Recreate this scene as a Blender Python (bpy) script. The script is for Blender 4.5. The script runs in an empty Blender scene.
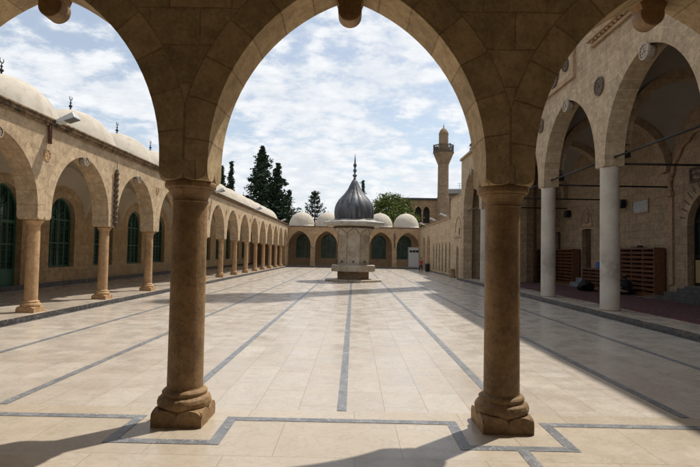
import bpy, bmesh, math, random
from mathutils import Vector, Matrix, Euler
random.seed(7)
R = math.radians
scene = bpy.context.scene
COL = scene.collection

# ------------------------------------------------------------------ materials
def nodes_of(name):
    m = bpy.data.materials.new(name); m.use_nodes = True
    nt = m.node_tree
    return m, nt, nt.nodes['Principled BSDF']

class NB:
    """tiny node-graph helper"""
    def __init__(self, nt): self.nt = nt
    def n(self, t, **kw):
        x = self.nt.nodes.new(t)
        for k, v in kw.items(): setattr(x, k, v)
        return x
    def put(self, sock, v):
        if isinstance(v, bpy.types.NodeSocket): self.nt.links.new(v, sock)
        elif v is not None:
            if hasattr(sock.default_value, '__len__') and not hasattr(v, '__len__'): v = (v,)*3
            if hasattr(sock.default_value, '__len__') and len(sock.default_value) == 4 and len(v) == 3: v = (*v, 1)
            sock.default_value = v
    def math(self, op, a, b=None, c=None, clamp=False):
        x = self.n('ShaderNodeMath', operation=op, use_clamp=clamp)
        for i, v in enumerate((a, b, c)): self.put(x.inputs[i], v)
        return x.outputs[0]
    def vmath(self, op, a, b=None):
        x = self.n('ShaderNodeVectorMath', operation=op)
        self.put(x.inputs[0], a)
        if b is not None: self.put(x.inputs[1], b)
        return x.outputs[0]
    def mix(self, f, a, b, mode='MIX'):
        x = self.n('ShaderNodeMix', data_type='RGBA', blend_type=mode)
        self.put(x.inputs['Factor'], f)
        self.put(x.inputs[6], a); self.put(x.inputs[7], b)
        return x.outputs[2]
    def noise(self, vec, scale, detail=4, rough=.55, dist=0):
        x = self.n('ShaderNodeTexNoise')
        self.put(x.inputs['Vector'], vec)
        x.inputs['Scale'].default_value = scale; x.inputs['Detail'].default_value = detail
        x.inputs['Roughness'].default_value = rough; x.inputs['Distortion'].default_value = dist
        return x.outputs['Fac']
    def ramp(self, f, lo, hi, a=0., b=1.):
        x = self.n('ShaderNodeMapRange', interpolation_type='SMOOTHSTEP')
        self.put(x.inputs[0], f)
        x.inputs[1].default_value = lo; x.inputs[2].default_value = hi
        x.inputs[3].default_value = a; x.inputs[4].default_value = b
        return x.outputs[0]
    def sep(self, v):
        x = self.n('ShaderNodeSeparateXYZ'); self.put(x.inputs[0], v); return x.outputs
    def comb(self, a, b, c=0.):
        x = self.n('ShaderNodeCombineXYZ')
        for i, v in enumerate((a, b, c)): self.put(x.inputs[i], v)
        return x.outputs[0]
    def pos(self):
        return self.n('ShaderNodeNewGeometry').outputs['Position']
    def boxmap(self):
        g = self.n('ShaderNodeNewGeometry')
        p = self.sep(g.outputs['Position']); nn = self.sep(g.outputs['True Normal'])
        ax = self.math('ABSOLUTE', nn[0]); ay = self.math('ABSOLUTE', nn[1]); az = self.math('ABSOLUTE', nn[2])
        sx = self.math('GREATER_THAN', ax, ay)
        sz = self.math('GREATER_THAN', az, .8)
        # u = y when the face looks along x, else x ; v = z, or y on level faces
        u = self.math('ADD', self.math('MULTIPLY', p[1], sx), self.math('MULTIPLY', p[0], self.math('SUBTRACT', 1., sx)))
        u = self.math('ADD', self.math('MULTIPLY', u, self.math('SUBTRACT', 1., sz)), self.math('MULTIPLY', p[0], sz))
        v = self.math('ADD', self.math('MULTIPLY', p[2], self.math('SUBTRACT', 1., sz)), self.math('MULTIPLY', p[1], sz))
        return self.comb(u, v), g.outputs['Position']
    def brick(self, vec, c1, c2, mo, bw, bh, ms, off=.5, bias=0., smooth=.1):
        x = self.n('ShaderNodeTexBrick'); x.offset = off
        self.put(x.inputs['Vector'], vec)
        self.put(x.inputs['Color1'], c1); self.put(x.inputs['Color2'], c2); self.put(x.inputs['Mortar'], mo)
        x.inputs['Scale'].default_value = 1; x.inputs['Mortar Size'].default_value = ms
        x.inputs['Mortar Smooth'].default_value = smooth; x.inputs['Bias'].default_value = bias
        x.inputs['Brick Width'].default_value = bw; x.inputs['Row Height'].default_value = bh
        return x.outputs['Color'], x.outputs['Fac']
    def bump(self, h, strength, dist, bsdf):
        b = self.n('ShaderNodeBump'); self.put(b.inputs['Height'], h)
        b.inputs['Strength'].default_value = strength; b.inputs['Distance'].default_value = dist
        self.nt.links.new(b.outputs[0], bsdf.inputs['Normal'])

def sc(c, k): return tuple(x*k for x in c)

def stone(name, c, mortar, bw, bh, ms=.006, var=.18, stain=.35, stain_col=None, rough=.85, uv=False, bumps=.5, streak=.25, joint=1., grain=.4):
    m, nt, bs = nodes_of(name); b = NB(nt)
    if uv:
        vec = b.n('ShaderNodeUVMap').outputs[0]; p = b.pos()
    else:
        vec, p = b.boxmap()
    wob = b.noise(p, 3., 2)
    vec2 = b.vmath('ADD', vec, b.comb(b.math('MULTIPLY', b.math('SUBTRACT', wob, .5), .03), b.math('MULTIPLY', b.math('SUBTRACT', wob, .5), .02)))
    col, fac = b.brick(vec2, sc(c, 1+var), sc(c, 1-var), mortar, bw, bh, ms)
    if joint < 1: col = b.mix(b.math('MULTIPLY', fac, 1-joint), col, c)
    big = b.ramp(b.noise(p, .7, 5, .6), .42, .72)
    col = b.mix(b.math('MULTIPLY', big, stain), col, stain_col or sc(c, .45))
    mid = b.noise(p, 6., 5, .65)
    col = b.mix(1., col, b.mix(b.ramp(mid, .3, .7), (.78, .76, .74), (1.18, 1.18, 1.17)), 'MULTIPLY')
    # run-off streaks
    ps = b.sep(p)
    sv = b.comb(b.math('MULTIPLY', ps[0], 5.), b.math('MULTIPLY', ps[1], 5.), b.math('MULTIPLY', ps[2], .45))
    st = b.ramp(b.noise(sv, 1., 4, .6), .52, .75)
    col = b.mix(b.math('MULTIPLY', st, streak), col, sc(c, .38))
    gr = b.noise(p, 26., 7, .72)
    col = b.mix(b.math('MULTIPLY', b.ramp(gr, .50, .68), grain), col, sc(c, .42))
    col = b.mix(b.math('MULTIPLY', b.ramp(gr, .50, .34), grain*.7), col, sc(c, 1.45))
    pit = b.math('MULTIPLY', b.ramp(b.noise(p, 48., 2, .6), .64, .72), b.ramp(b.noise(p, 1.6, 3), .42, .62))
    col = b.mix(b.math('MULTIPLY', pit, .75), col, sc(c, .25))
    b.put(bs.inputs['Base Color'], col)
    bs.inputs['Roughness'].default_value = rough
    bs.inputs['Specular IOR Level'].default_value = .25
    h = b.math('SUBTRACT', b.math('ADD', b.math('MULTIPLY', mid, .5), b.math('MULTIPLY', gr, .5)), b.math('MULTIPLY', fac, .55*joint))
    b.bump(b.math('SUBTRACT', h, b.math('MULTIPLY', pit, .6)), bumps, .014, bs)
    return m

def plain(name, c, rough=.6, metal=0., var=.15, nscale=8., spec=.4, bump=0., stain=0., stain_col=None, sscale=1.5, streak=0.):
    m, nt, bs = nodes_of(name); b = NB(nt); p = b.pos()
    col = b.mix(b.ramp(b.noise(p, nscale, 5, .6), .3, .7), sc(c, 1-var), sc(c, 1+var))
    if stain:
        col = b.mix(b.math('MULTIPLY', b.ramp(b.noise(p, sscale, 5, .65), .45, .7), stain), col, stain_col or sc(c, .4))
    if streak:
        ps = b.sep(p); sv = b.comb(b.math('MULTIPLY', ps[0], 4.), b.math('MULTIPLY', ps[1], 4.), b.math('MULTIPLY', ps[2], .6))
        col = b.mix(b.math('MULTIPLY', b.ramp(b.noise(sv, 1., 5, .65), .48, .75), streak), col, sc(c, .5))
        col = b.mix(b.math('MULTIPLY', b.ramp(b.noise(p, 30., 5, .7), .52, .7), streak*.6), col, sc(c, .6))
    b.put(bs.inputs['Base Color'], col)
    bs.inputs['Roughness'].default_value = rough; bs.inputs['Metallic'].default_value = metal
    bs.inputs['Specular IOR Level'].default_value = spec
    if bump: b.bump(b.noise(p, nscale*3, 4, .65), bump, .01, bs)
    return m

LIME = (.45, .342, .222)
M = {}
M['front'] = stone('brown_limestone', (.50, .375, .22), (.32, .23, .135), .60, .36, .008, var=.20, stain=.42, stain_col=(.27, .18, .095), bumps=.9, streak=.25, grain=.45)
M['front_ring'] = stone('brown_limestone_voussoirs', (.50, .376, .222), (.32, .23, .135), .36, .34, .008, var=.20, stain=.4, stain_col=(.22, .145, .075), uv=True, bumps=.7)
M['front_col'] = stone('brown_column_stone', (.33, .21, .105), (.2, .12, .06), 9., 9., .001, var=.06, stain=.9, stain_col=(.095, .062, .036), bumps=.9, streak=.55, joint=.0, grain=.55, rough=.62)
M['lime'] = stone('pale_limestone', LIME, (.31, .22, .14), .62, .33, .006, var=.09, stain=.30, stain_col=(.30, .19, .10), streak=.28)
M['lime_ring'] = stone('pale_limestone_voussoirs', sc(LIME, 1.03), (.30, .21, .13), .34, .34, .006, var=.09, stain=.25, stain_col=(.3, .19, .1), uv=True)
M['lime_col'] = stone('arcade_column_stone', (.44, .285, .155), (.3, .2, .12), 9., 9., .001, var=.05, stain=.5, stain_col=(.2, .12, .06), bumps=.7, streak=.4, joint=0.)
M['lime_in'] = stone('inner_wall_limestone', (.43, .31, .175), (.27, .19, .11), .7, .36, .005, var=.10, stain=.3, stain_col=(.26, .17, .09))
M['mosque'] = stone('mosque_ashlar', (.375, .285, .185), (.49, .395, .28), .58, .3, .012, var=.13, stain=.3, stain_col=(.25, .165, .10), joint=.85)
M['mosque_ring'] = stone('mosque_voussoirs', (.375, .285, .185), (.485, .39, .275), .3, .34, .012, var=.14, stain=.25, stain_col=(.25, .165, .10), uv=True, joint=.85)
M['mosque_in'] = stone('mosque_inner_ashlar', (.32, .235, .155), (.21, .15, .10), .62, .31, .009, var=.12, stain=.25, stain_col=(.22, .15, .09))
M['rear'] = stone('rear_limestone', (.40, .275, .165), (.26, .175, .10), .6, .31, .005, var=.13, stain=.4, stain_col=(.24, .15, .075))
M['rear_ring'] = stone('rear_voussoirs', (.42, .275, .15), (.26, .175, .1), .33, .34, .006, var=.13, stain=.35, stain_col=(.25, .15, .08), uv=True)
M['old'] = stone('old_building_stone', (.30, .195, .115), (.2, .13, .08), .6, .32, .006, var=.15, stain=.5)
M['minaret'] = stone('minaret_stone', (.31, .215, .14), (.2, .14, .09), .55, .34, .006, var=.15, stain=.5)
M['plaster'] = plain('dome_plaster', (.50, .45, .37), .9, var=.07, nscale=3., bump=.4, stain=.38, stain_col=(.34, .285, .215), sscale=.9, spec=.15, streak=.42)
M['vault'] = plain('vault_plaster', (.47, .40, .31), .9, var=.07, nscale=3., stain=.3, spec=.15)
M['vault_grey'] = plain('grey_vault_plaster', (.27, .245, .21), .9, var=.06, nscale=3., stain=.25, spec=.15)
M['cornice'] = plain('weathered_cornice', (.22, .155, .095), .9, var=.4, nscale=9., bump=.9, stain=.85, stain_col=(.035, .03, .025), sscale=4., spec=.15)
M['mosque_trim'] = plain('carved_trim', (.34, .23, .14), .85, var=.25, nscale=12., bump=.6, stain=.4, spec=.2)
M['pale_trim'] = plain('pale_carved_stone', (.36, .30, .235), .85, var=.25, nscale=22., bump=.8, spec=.2)
M['dark_trim'] = plain('dark_carved_stone', (.12, .09, .065), .8, var=.4, nscale=22., bump=.8, spec=.2)
M['lead'] = None
M['iron_green'] = plain('green_painted_iron', (.036, .115, .078), .5, var=.2, nscale=10., spec=.4)
M['green_panel'] = plain('green_door_panel', (.038, .12, .08), .55, var=.15, nscale=4.)
M['black_iron'] = plain('black_iron', (.018, .016, .014), .5, var=.2, metal=.3)
M['rust'] = plain('rusty_brown_iron', (.10, .045, .025), .75, var=.4, nscale=20.)
M['white_enamel'] = plain('white_enamel', (.50, .50, .48), .4, var=.06, spec=.5)
M['grey_enamel'] = plain('grey_enamel', (.28, .29, .29), .45, var=.08, spec=.5)
M['lampglass'] = plain('floodlight_glass', (.12, .13, .14), .1, var=.1, spec=.6)
M['wood'] = None
M['shade_fill'] = plain('interior_shade_paint', (.03, .025, .02), .9)  # near-black colour painted for the shade inside openings
M['darkwood'] = plain('dark_door_wood', (.075, .038, .02), .55, var=.25, nscale=14.)
M['beige_panel'] = plain('beige_door_panel', (.30, .22, .10), .5, var=.06)
M['paper'] = plain('white_paper', (.72, .72, .70), .8, var=.03)
M['blue'] = plain('blue_plastic', (.02, .10, .32), .4, var=.08)
M['black_cloth'] = plain('black_cloth', (.014, .013, .014), .95, var=.25, nscale=14., bump=.5)
M['red_cloth'] = plain('red_cloth', (.34, .045, .05), .9, var=.12)
M['blue_cloth'] = plain('dark_blue_cloth', (.03, .035, .06), .9, var=.15)
M['skin'] = plain('skin', (.42, .24, .16), .55, var=.05)
M['hair'] = plain('dark_hair', (.018, .012, .009), .6, var=.2)
M['eye'] = plain('dark_eye', (.02, .015, .012), .2)
M['speaker'] = plain('black_speaker_plastic', (.02, .02, .022), .6)
M['bark'] = plain('bark', (.09, .06, .04), .9, var=.3, nscale=9., bump=.8)
M['roof_earth'] = plain('grey_flat_roof', (.28, .25, .2), .9, var=.15)
M['slate'] = plain('dark_roof_sheet', (.05, .05, .05), .8, var=.25, nscale=2.)
M['stair'] = plain('dark_grey_stair_marble', (.065, .063, .06), .45, var=.35, nscale=6.)
M['taps'] = plain('dark_bronze', (.05, .035, .02), .4, metal=.6)

def glass_mat():
    m, nt, bs = nodes_of('dark_window_glass'); b = NB(nt); p = b.pos()
    c = b.mix(b.ramp(b.noise(p, .9, 3), .4, .65), (.012, .035, .028), (.035, .075, .06))
    b.put(bs.inputs['Base Color'], c); bs.inputs['Roughness'].default_value = .12
    b.bump(b.noise(p, 2.5, 2), .15, .02, bs)
    return m
M['glass'] = glass_mat()
M['glass_pale'] = plain('greenish_window_glass', (.075, .115, .095), .15, var=.45, nscale=1.3, spec=.6)

def lead_mat():
    m, nt, bs = nodes_of('lead_sheet'); b = NB(nt); p = b.pos()
    ps = b.sep(p)
    sv = b.comb(b.math('MULTIPLY', ps[0], 6.), b.math('MULTIPLY', ps[1], 6.), b.math('MULTIPLY', ps[2], .8))
    c = b.mix(b.ramp(b.noise(sv, 1., 5, .6), .35, .7), (.065, .068, .074), (.15, .155, .165))
    c = b.mix(b.math('MULTIPLY', b.ramp(b.noise(p, 2.2, 4), .5, .7), .6), c, (.06, .058, .056))
    b.put(bs.inputs['Base Color'], c)
    bs.inputs['Metallic'].default_value = .45; bs.inputs['Roughness'].default_value = .5
    b.bump(b.noise(p, 9., 4), .45, .02, bs)
    return m
M['lead'] = lead_mat()

def wood_mat():
    m, nt, bs = nodes_of('reddish_rack_wood'); b = NB(nt); p = b.pos(); ps = b.sep(p)
    sv = b.comb(b.math('MULTIPLY', ps[0], 12.), b.math('MULTIPLY', ps[1], 1.2), b.math('MULTIPLY', ps[2], 14.))
    c = b.mix(b.ramp(b.noise(sv, 1., 5, .6), .3, .7), (.115, .046, .020), (.20, .085, .038))
    b.put(bs.inputs['Base Color'], c); bs.inputs['Roughness'].default_value = .5
    return m
M['wood'] = wood_mat()

def marble_floor(name, base, pink, dark, bw=.92, bh=.4543, x0=-.094, ms=.0035, along_y=True, rough=(.17, .40)):
    m, nt, bs = nodes_of(name); b = NB(nt); p = b.pos(); ps = b.sep(p)
    xx = b.math('SUBTRACT', ps[0], x0)
    vec = b.comb(ps[1], xx) if along_y else b.comb(xx, ps[1])
    col, fac = b.brick(vec, base, pink, sc(dark, .72), bw, bh, ms, off=.37, bias=-.1)
    # second, differently keyed tint so slabs do not simply alternate
    wn = b.n('ShaderNodeTexWhiteNoise', noise_dimensions='2D')
    su = ps[1] if along_y else xx; sv_ = xx if along_y else ps[1]
    vv = b.math('FLOOR', b.math('DIVIDE', sv_, bh))
    even = b.math('SUBTRACT', 1., b.math('FLOORED_MODULO', vv, 2.))
    uu = b.math('FLOOR', b.math('DIVIDE', b.math('ADD', su, b.math('MULTIPLY', even, .37*bw)), bw))
    b.put(wn.inputs['Vector'], b.comb(uu, vv))
    pv = b.vmath('ADD', p, b.vmath('MULTIPLY', wn.outputs['Color'], (9., 9., 9.)))
    col = b.mix(b.math('MULTIPLY', wn.outputs['Value'], .34), col, dark)
    warm = b.ramp(b.noise(pv, .9, 5, .65), .40, .75)
    col = b.mix(b.math('MULTIPLY', warm, .26), col, (dark[0]*1.02, dark[1]*.93, dark[2]*.82))
    vein = b.noise(pv, 3.2, 7, .68, 1.1)
    v2 = b.ramp(b.math('ABSOLUTE', b.math('SUBTRACT', vein, .5)), 0., .035, 1., 0.)
    col = b.mix(b.math('MULTIPLY', v2, .28), col, sc(dark, .72))
    fine = b.ramp(b.noise(p, 24., 5, .7), .35, .75)
    col = b.mix(b.math('MULTIPLY', fine, .22), col, sc(dark, .75))
    chip = b.math('MULTIPLY', b.ramp(b.noise(p, 30., 2), .70, .74), b.ramp(b.noise(p, .9, 2), .58, .66))
    col = b.mix(b.math('MULTIPLY', chip, .7), col, sc(dark, .35))
    foot = b.ramp(b.noise(p, 1.7, 6, .7), .48, .8)
    col = b.mix(b.math('MULTIPLY', foot, .22), col, sc(dark, .6))
    b.put(bs.inputs['Base Color'], col)
    rr = b.ramp(b.noise(p, 2.2, 5, .6), .3, .7, *rough)
    b.put(bs.inputs['Roughness'], rr)
    bs.inputs['Specular IOR Level'].default_value = .5
    b.bump(b.math('SUBTRACT', b.math('MULTIPLY', fine, .08), b.math('ADD', b.math('MULTIPLY', fac, .5), chip)), .35, .006, bs)
    return m
M['floor'] = marble_floor('court_marble', (.52, .47, .40), (.475, .412, .345), (.385, .325, .26))
M['floor2'] = marble_floor('threshold_marble', (.52, .455, .365), (.475, .405, .315), (.385, .32, .235), bw=1.06, bh=.83, x0=.43, along_y=False)
M['platform'] = marble_floor('platform_marble', (.50, .435, .36), (.46, .39, .315), (.39, .325, .255), bw=.8, bh=.5, x0=.1)

def inlay_mat():
    m, nt, bs = nodes_of('grey_veined_marble'); b = NB(nt); p = b.pos()
    c = b.mix(b.ramp(b.noise(p, 5., 6, .65), .3, .7), (.12, .125, .135), (.21, .215, .22))
    v = b.noise(p, 5.5, 4, .6, 1.6)
    c = b.mix(b.ramp(b.math('ABSOLUTE', b.math('SUBTRACT', v, .5)), 0., .016, .75, 0.), c, (.5, .49, .47))
    j = b.sep(p)
    cut = b.math('FRACT', b.math('MULTIPLY', b.math('ADD', j[0], j[1]), 1.05))
    c = b.mix(b.ramp(b.math('ABSOLUTE', b.math('SUBTRACT', cut, .5)), 0., .008, .6, 0.), c, (.3, .28, .25))
    b.put(bs.inputs['Base Color'], c); bs.inputs['Roughness'].default_value = .38
    return m
M['inlay'] = inlay_mat()
def kerb_mat():
    m, nt, bs = nodes_of('black_veined_marble'); b = NB(nt); p = b.pos()
    v = b.noise(p, 4., 5, .65, 1.4)
    c = b.mix(b.ramp(b.math('ABSOLUTE', b.math('SUBTRACT', v, .5)), 0., .02, .8, 0.), (.038, .036, .036), (.33, .31, .28))
    b.put(bs.inputs['Base Color'], c); bs.inputs['Roughness'].default_value = .4
    return m
M['kerb'] = kerb_mat()

def marble_col():
    m, nt, bs = nodes_of('grey_white_column_marble'); b = NB(nt); p = b.pos(); ps = b.sep(p)
    c = b.mix(b.ramp(b.noise(p, 2., 6, .65), .3, .7), (.40, .355, .29), (.51, .46, .385))
    hand = b.math('MULTIPLY', b.ramp(ps[2], .7, 1.25), b.ramp(ps[2], 1.4, 2.0, 1., 0.))
    c = b.mix(b.math('MULTIPLY', b.math('MULTIPLY', hand, b.ramp(b.noise(p, 2.6, 4), .38, .6)), .5), c, (.19, .145, .10))
    foot = b.ramp(ps[2], .15, .6, .5, 0.)
    c = b.mix(b.math('MULTIPLY', foot, b.noise(p, 5., 3)), c, (.30, .2, .12))
    b.put(bs.inputs['Base Color'], c); bs.inputs['Roughness'].default_value = .45
    return m
M['marble_col'] = marble_col()

def carpet_mat():
    m, nt, bs = nodes_of('red_prayer_carpet'); b = NB(nt); p = b.pos(); ps = b.sep(p)
    vec = b.comb(ps[0], ps[1])
    c, f = b.brick(vec, (.22, .03, .03), (.16, .028, .034), (.17, .12, .09), .72, 1.15, .05, off=0.)
    vor = b.n('ShaderNodeTexVoronoi'); b.put(vor.inputs['Vector'], p); vor.inputs['Scale'].default_value = 7.
    c = b.mix(b.ramp(vor.outputs['Distance'], .25, .45), c, (.07, .03, .035))
    v3 = b.n('ShaderNodeTexVoronoi'); b.put(v3.inputs['Vector'], p); v3.inputs['Scale'].default_value = 17.
    c = b.mix(b.ramp(v3.outputs['Distance'], .12, .2, .6, 0.), c, (.16, .12, .085))
    b.put(bs.inputs['Base Color'], c); bs.inputs['Roughness'].default_value = .95
    return m
M['carpet'] = carpet_mat()

def fountain_mat():
    m, nt, bs = nodes_of('fountain_veined_marble'); b = NB(nt); p = b.pos()
    c = b.mix(b.ramp(b.noise(p, 1.6, 6, .65), .3, .7), (.30, .245, .175), (.44, .38, .29))
    v = b.noise(p, 1.6, 5, .6, .9)
    c = b.mix(b.ramp(b.math('ABSOLUTE', b.math('SUBTRACT', v, .47)), 0., .02, .8, 0.), c, (.17, .11, .065))
    c = b.mix(b.math('MULTIPLY', b.ramp(b.noise(p, 3., 5), .5, .75), .35), c, (.22, .15, .09))
    b.put(bs.inputs['Base Color'], c); bs.inputs['Roughness'].default_value = .5
    return m
M['fountain'] = fountain_mat()
M['fountain_low'] = plain('brown_fountain_stone', (.20, .135, .08), .7, var=.3, nscale=5., bump=.5, stain=.5)
M['canopy'] = plain('pale_canopy_marble', (.42, .39, .335), .6, var=.12, nscale=4., stain=.45, stain_col=(.25, .22, .18), streak=.4)

def leaf_mat(name, a, c):
    m, nt, bs = nodes_of(name); b = NB(nt)
    oi = b.n('ShaderNodeNewGeometry')
    rnd = oi.outputs['Random Per Island']
    col = b.mix(rnd, a, c)
    b.put(bs.inputs['Base Color'], col); bs.inputs['Roughness'].default_value = .7
    bs.inputs['Specular IOR Level'].default_value = .15
    return m
M['conifer'] = leaf_mat('conifer_needles', (.012, .028, .016), (.045, .072, .036))
M['araucaria'] = leaf_mat('grey_green_needles', (.02, .035, .022), (.05, .07, .045))
M['broadleaf'] = leaf_mat('broad_leaves', (.055, .085, .016), (.15, .18, .045))
def ground_mat():
    m, nt, bs = nodes_of('dry_ground'); b = NB(nt); p = b.pos()
    c = b.mix(b.noise(p, .08, 6, .6), (.19, .15, .10), (.12, .12, .07))
    b.put(bs.inputs['Base Color'], c); bs.inputs['Roughness'].default_value = .95
    return m
M['ground'] = ground_mat()

# ------------------------------------------------------------------ mesh helpers
class MB:
    def __init__(s): s.v = []; s.f = []; s.m = []; s.uv = []; s.sm = []
    def face(s, pts, mat=0, uv=None, smooth=False):
        i = len(s.v); s.v += [tuple(p) for p in pts]
        s.f.append(tuple(range(i, i+len(pts)))); s.m.append(mat); s.sm.append(smooth)
        s.uv.append(uv or [(0, 0)]*len(pts))
    def raw(s, verts, faces, mat=0, smooth=False):
        i = len(s.v); s.v += [tuple(p) for p in verts]
        for f in faces:
            s.f.append(tuple(i+k for k in f)); s.m.append(mat); s.sm.append(smooth); s.uv.append([(0, 0)]*len(f))
    def box(s, lo, hi, mat=0):
        x0, y0, z0 = lo; x1, y1, z1 = hi
        v = [(x0,y0,z0),(x1,y0,z0),(x1,y1,z0),(x0,y1,z0),(x0,y0,z1),(x1,y0,z1),(x1,y1,z1),(x0,y1,z1)]
        s.raw(v, [(3,2,1,0),(4,5,6,7),(0,1,5,4),(1,2,6,5),(2,3,7,6),(3,0,4,7)], mat)
    def obox(s, c, ax, ay, az, mat=0):
        c = Vector(c); ax = Vector(ax); ay = Vector(ay); az = Vector(az)
        v = [c+i*ax+j*ay+k*az for k in (-1, 1) for i, j in ((-1,-1),(1,-1),(1,1),(-1,1))]
        s.raw(v, [(3,2,1,0),(4,5,6,7),(0,1,5,4),(1,2,6,5),(2,3,7,6),(3,0,4,7)], mat)
    def lathe(s, prof, c=(0,0,0), n=32, mat=0, smooth=True, caps=True, fn=None, rot=0.):
        vs = []
        for r, z in prof:
            for k in range(n):
                a = rot+2*math.pi*k/n
                rr = r*(fn(a, z) if fn else 1)
                vs.append((c[0]+rr*math.cos(a), c[1]+rr*math.sin(a), c[2]+z))
        fs = [(i*n+k, i*n+(k+1) % n, (i+1)*n+(k+1) % n, (i+1)*n+k) for i in range(len(prof)-1) for k in range(n)]
        s.raw(vs, fs, mat, smooth)
        if caps:
            L = len(prof)-1
            s.raw(vs[:n][::-1], [tuple(range(n))], mat); s.raw(vs[L*n:], [tuple(range(n))], mat)
    def tube(s, path, r, n=8, mat=0, smooth=True, caps=True):
        path = [Vector(p) for p in path]; vs = []
        rs = r if hasattr(r, '__len__') else [r]*len(path)
        for i, p in enumerate(path):
            d = (path[min(i+1, len(path)-1)]-path[max(i-1, 0)]).normalized()
            a = Vector((0, 0, 1)) if abs(d.z) < .9 else Vector((1, 0, 0))
            x = d.cross(a).normalized(); y = d.cross(x)
            for k in range(n):
                t = 2*math.pi*k/n; vs.append(p+rs[i]*(math.cos(t)*x+math.sin(t)*y))
        s.raw(vs, [(i*n+k, i*n+(k+1) % n, (i+1)*n+(k+1) % n, (i+1)*n+k) for i in range(len(path)-1) for k in range(n)], mat, smooth)
        if caps:
            s.raw(vs[:n], [tuple(range(n))], mat); s.raw(vs[-n:], [tuple(range(n))], mat)
    def ball(s, c, r, n=14, mat=0, sq=1.):
        m = max(4, n//2)
        prof = [(max(r*math.sin(math.pi*i/m), 1e-4), -r*sq*math.cos(math.pi*i/m)) for i in range(m+1)]
        s.lathe(prof, c, n, mat, True, False)
    def build(s, name, mats, parent=None, merge=True, bevel=0.):
        me = bpy.data.meshes.new(name); me.from_pydata(s.v, [], s.f)
        for mt in (mats if isinstance(mats, (list, tuple)) else [mats]): me.materials.append(mt)
        me.polygons.foreach_set('material_index', s.m); me.polygons.foreach_set('use_smooth', s.sm)
        uv = me.uv_layers.new(name='UVMap'); flat = [c for f in s.uv for p in f for c in p]
        uv.data.foreach_set('uv', flat)
        if merge:
            bm = bmesh.new(); bm.from_mesh(me)
            bmesh.ops.remove_doubles(bm, verts=bm.verts, dist=1e-5)
            bmesh.ops.recalc_face_normals(bm, faces=bm.faces)
            bm.to_mesh(me); bm.free()
        me.update()
        o = bpy.data.objects.new(name, me); COL.objects.link(o)
        if parent: o.parent = parent
        if bevel:
            b = o.modifiers.new('bevel', 'BEVEL'); b.width = bevel; b.segments = 2; b.limit_method = 'ANGLE'; b.angle_limit = R(50)
        return o

def tag(o, label=None, cat=None, group=None, kind=None):
    if label: o['label'] = label
    if cat: o['category'] = cat
    if group: o['group'] = group
    if kind: o['kind'] = kind
    return o
def empty(name, loc, label, cat, group=None):
    o = bpy.data.objects.new(name, None); COL.objects.link(o); o.location = loc; o.empty_display_size = .3
    return tag(o, label, cat, group)
def adopt(root, o):
    """parent keeping world placement (roots are unrotated, unscaled)"""
    o.parent = root; o.location = Vector(o.location)-Vector(root.location)
    return o
def copy_part(src, parent, shift):
    c = src.copy(); COL.objects.link(c); c.parent = parent
    c.location = Vector(src.location)+Vector(shift)
    for ch in src.children:
        d = ch.copy(); COL.objects.link(d); d.parent = c
    return c

def arch_curve(a, zs, za, n=40):
    h = za-zs; out = []
    if h >= a:
        e = (h*h-a*a)/(2*a); rr = a+e; th = math.acos(e/rr)
        left = [(e-rr*math.cos(th*i/(n//2)), zs+rr*math.sin(th*i/(n//2))) for i in range(n//2+1)]
    else:
        left = [(-a*math.cos(math.pi/2*i/(n//2)), zs+h*math.sin(math.pi/2*i/(n//2))) for i in range(n//2+1)]
    return left+[(-x, z) for x, z in left[-2::-1]]

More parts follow.
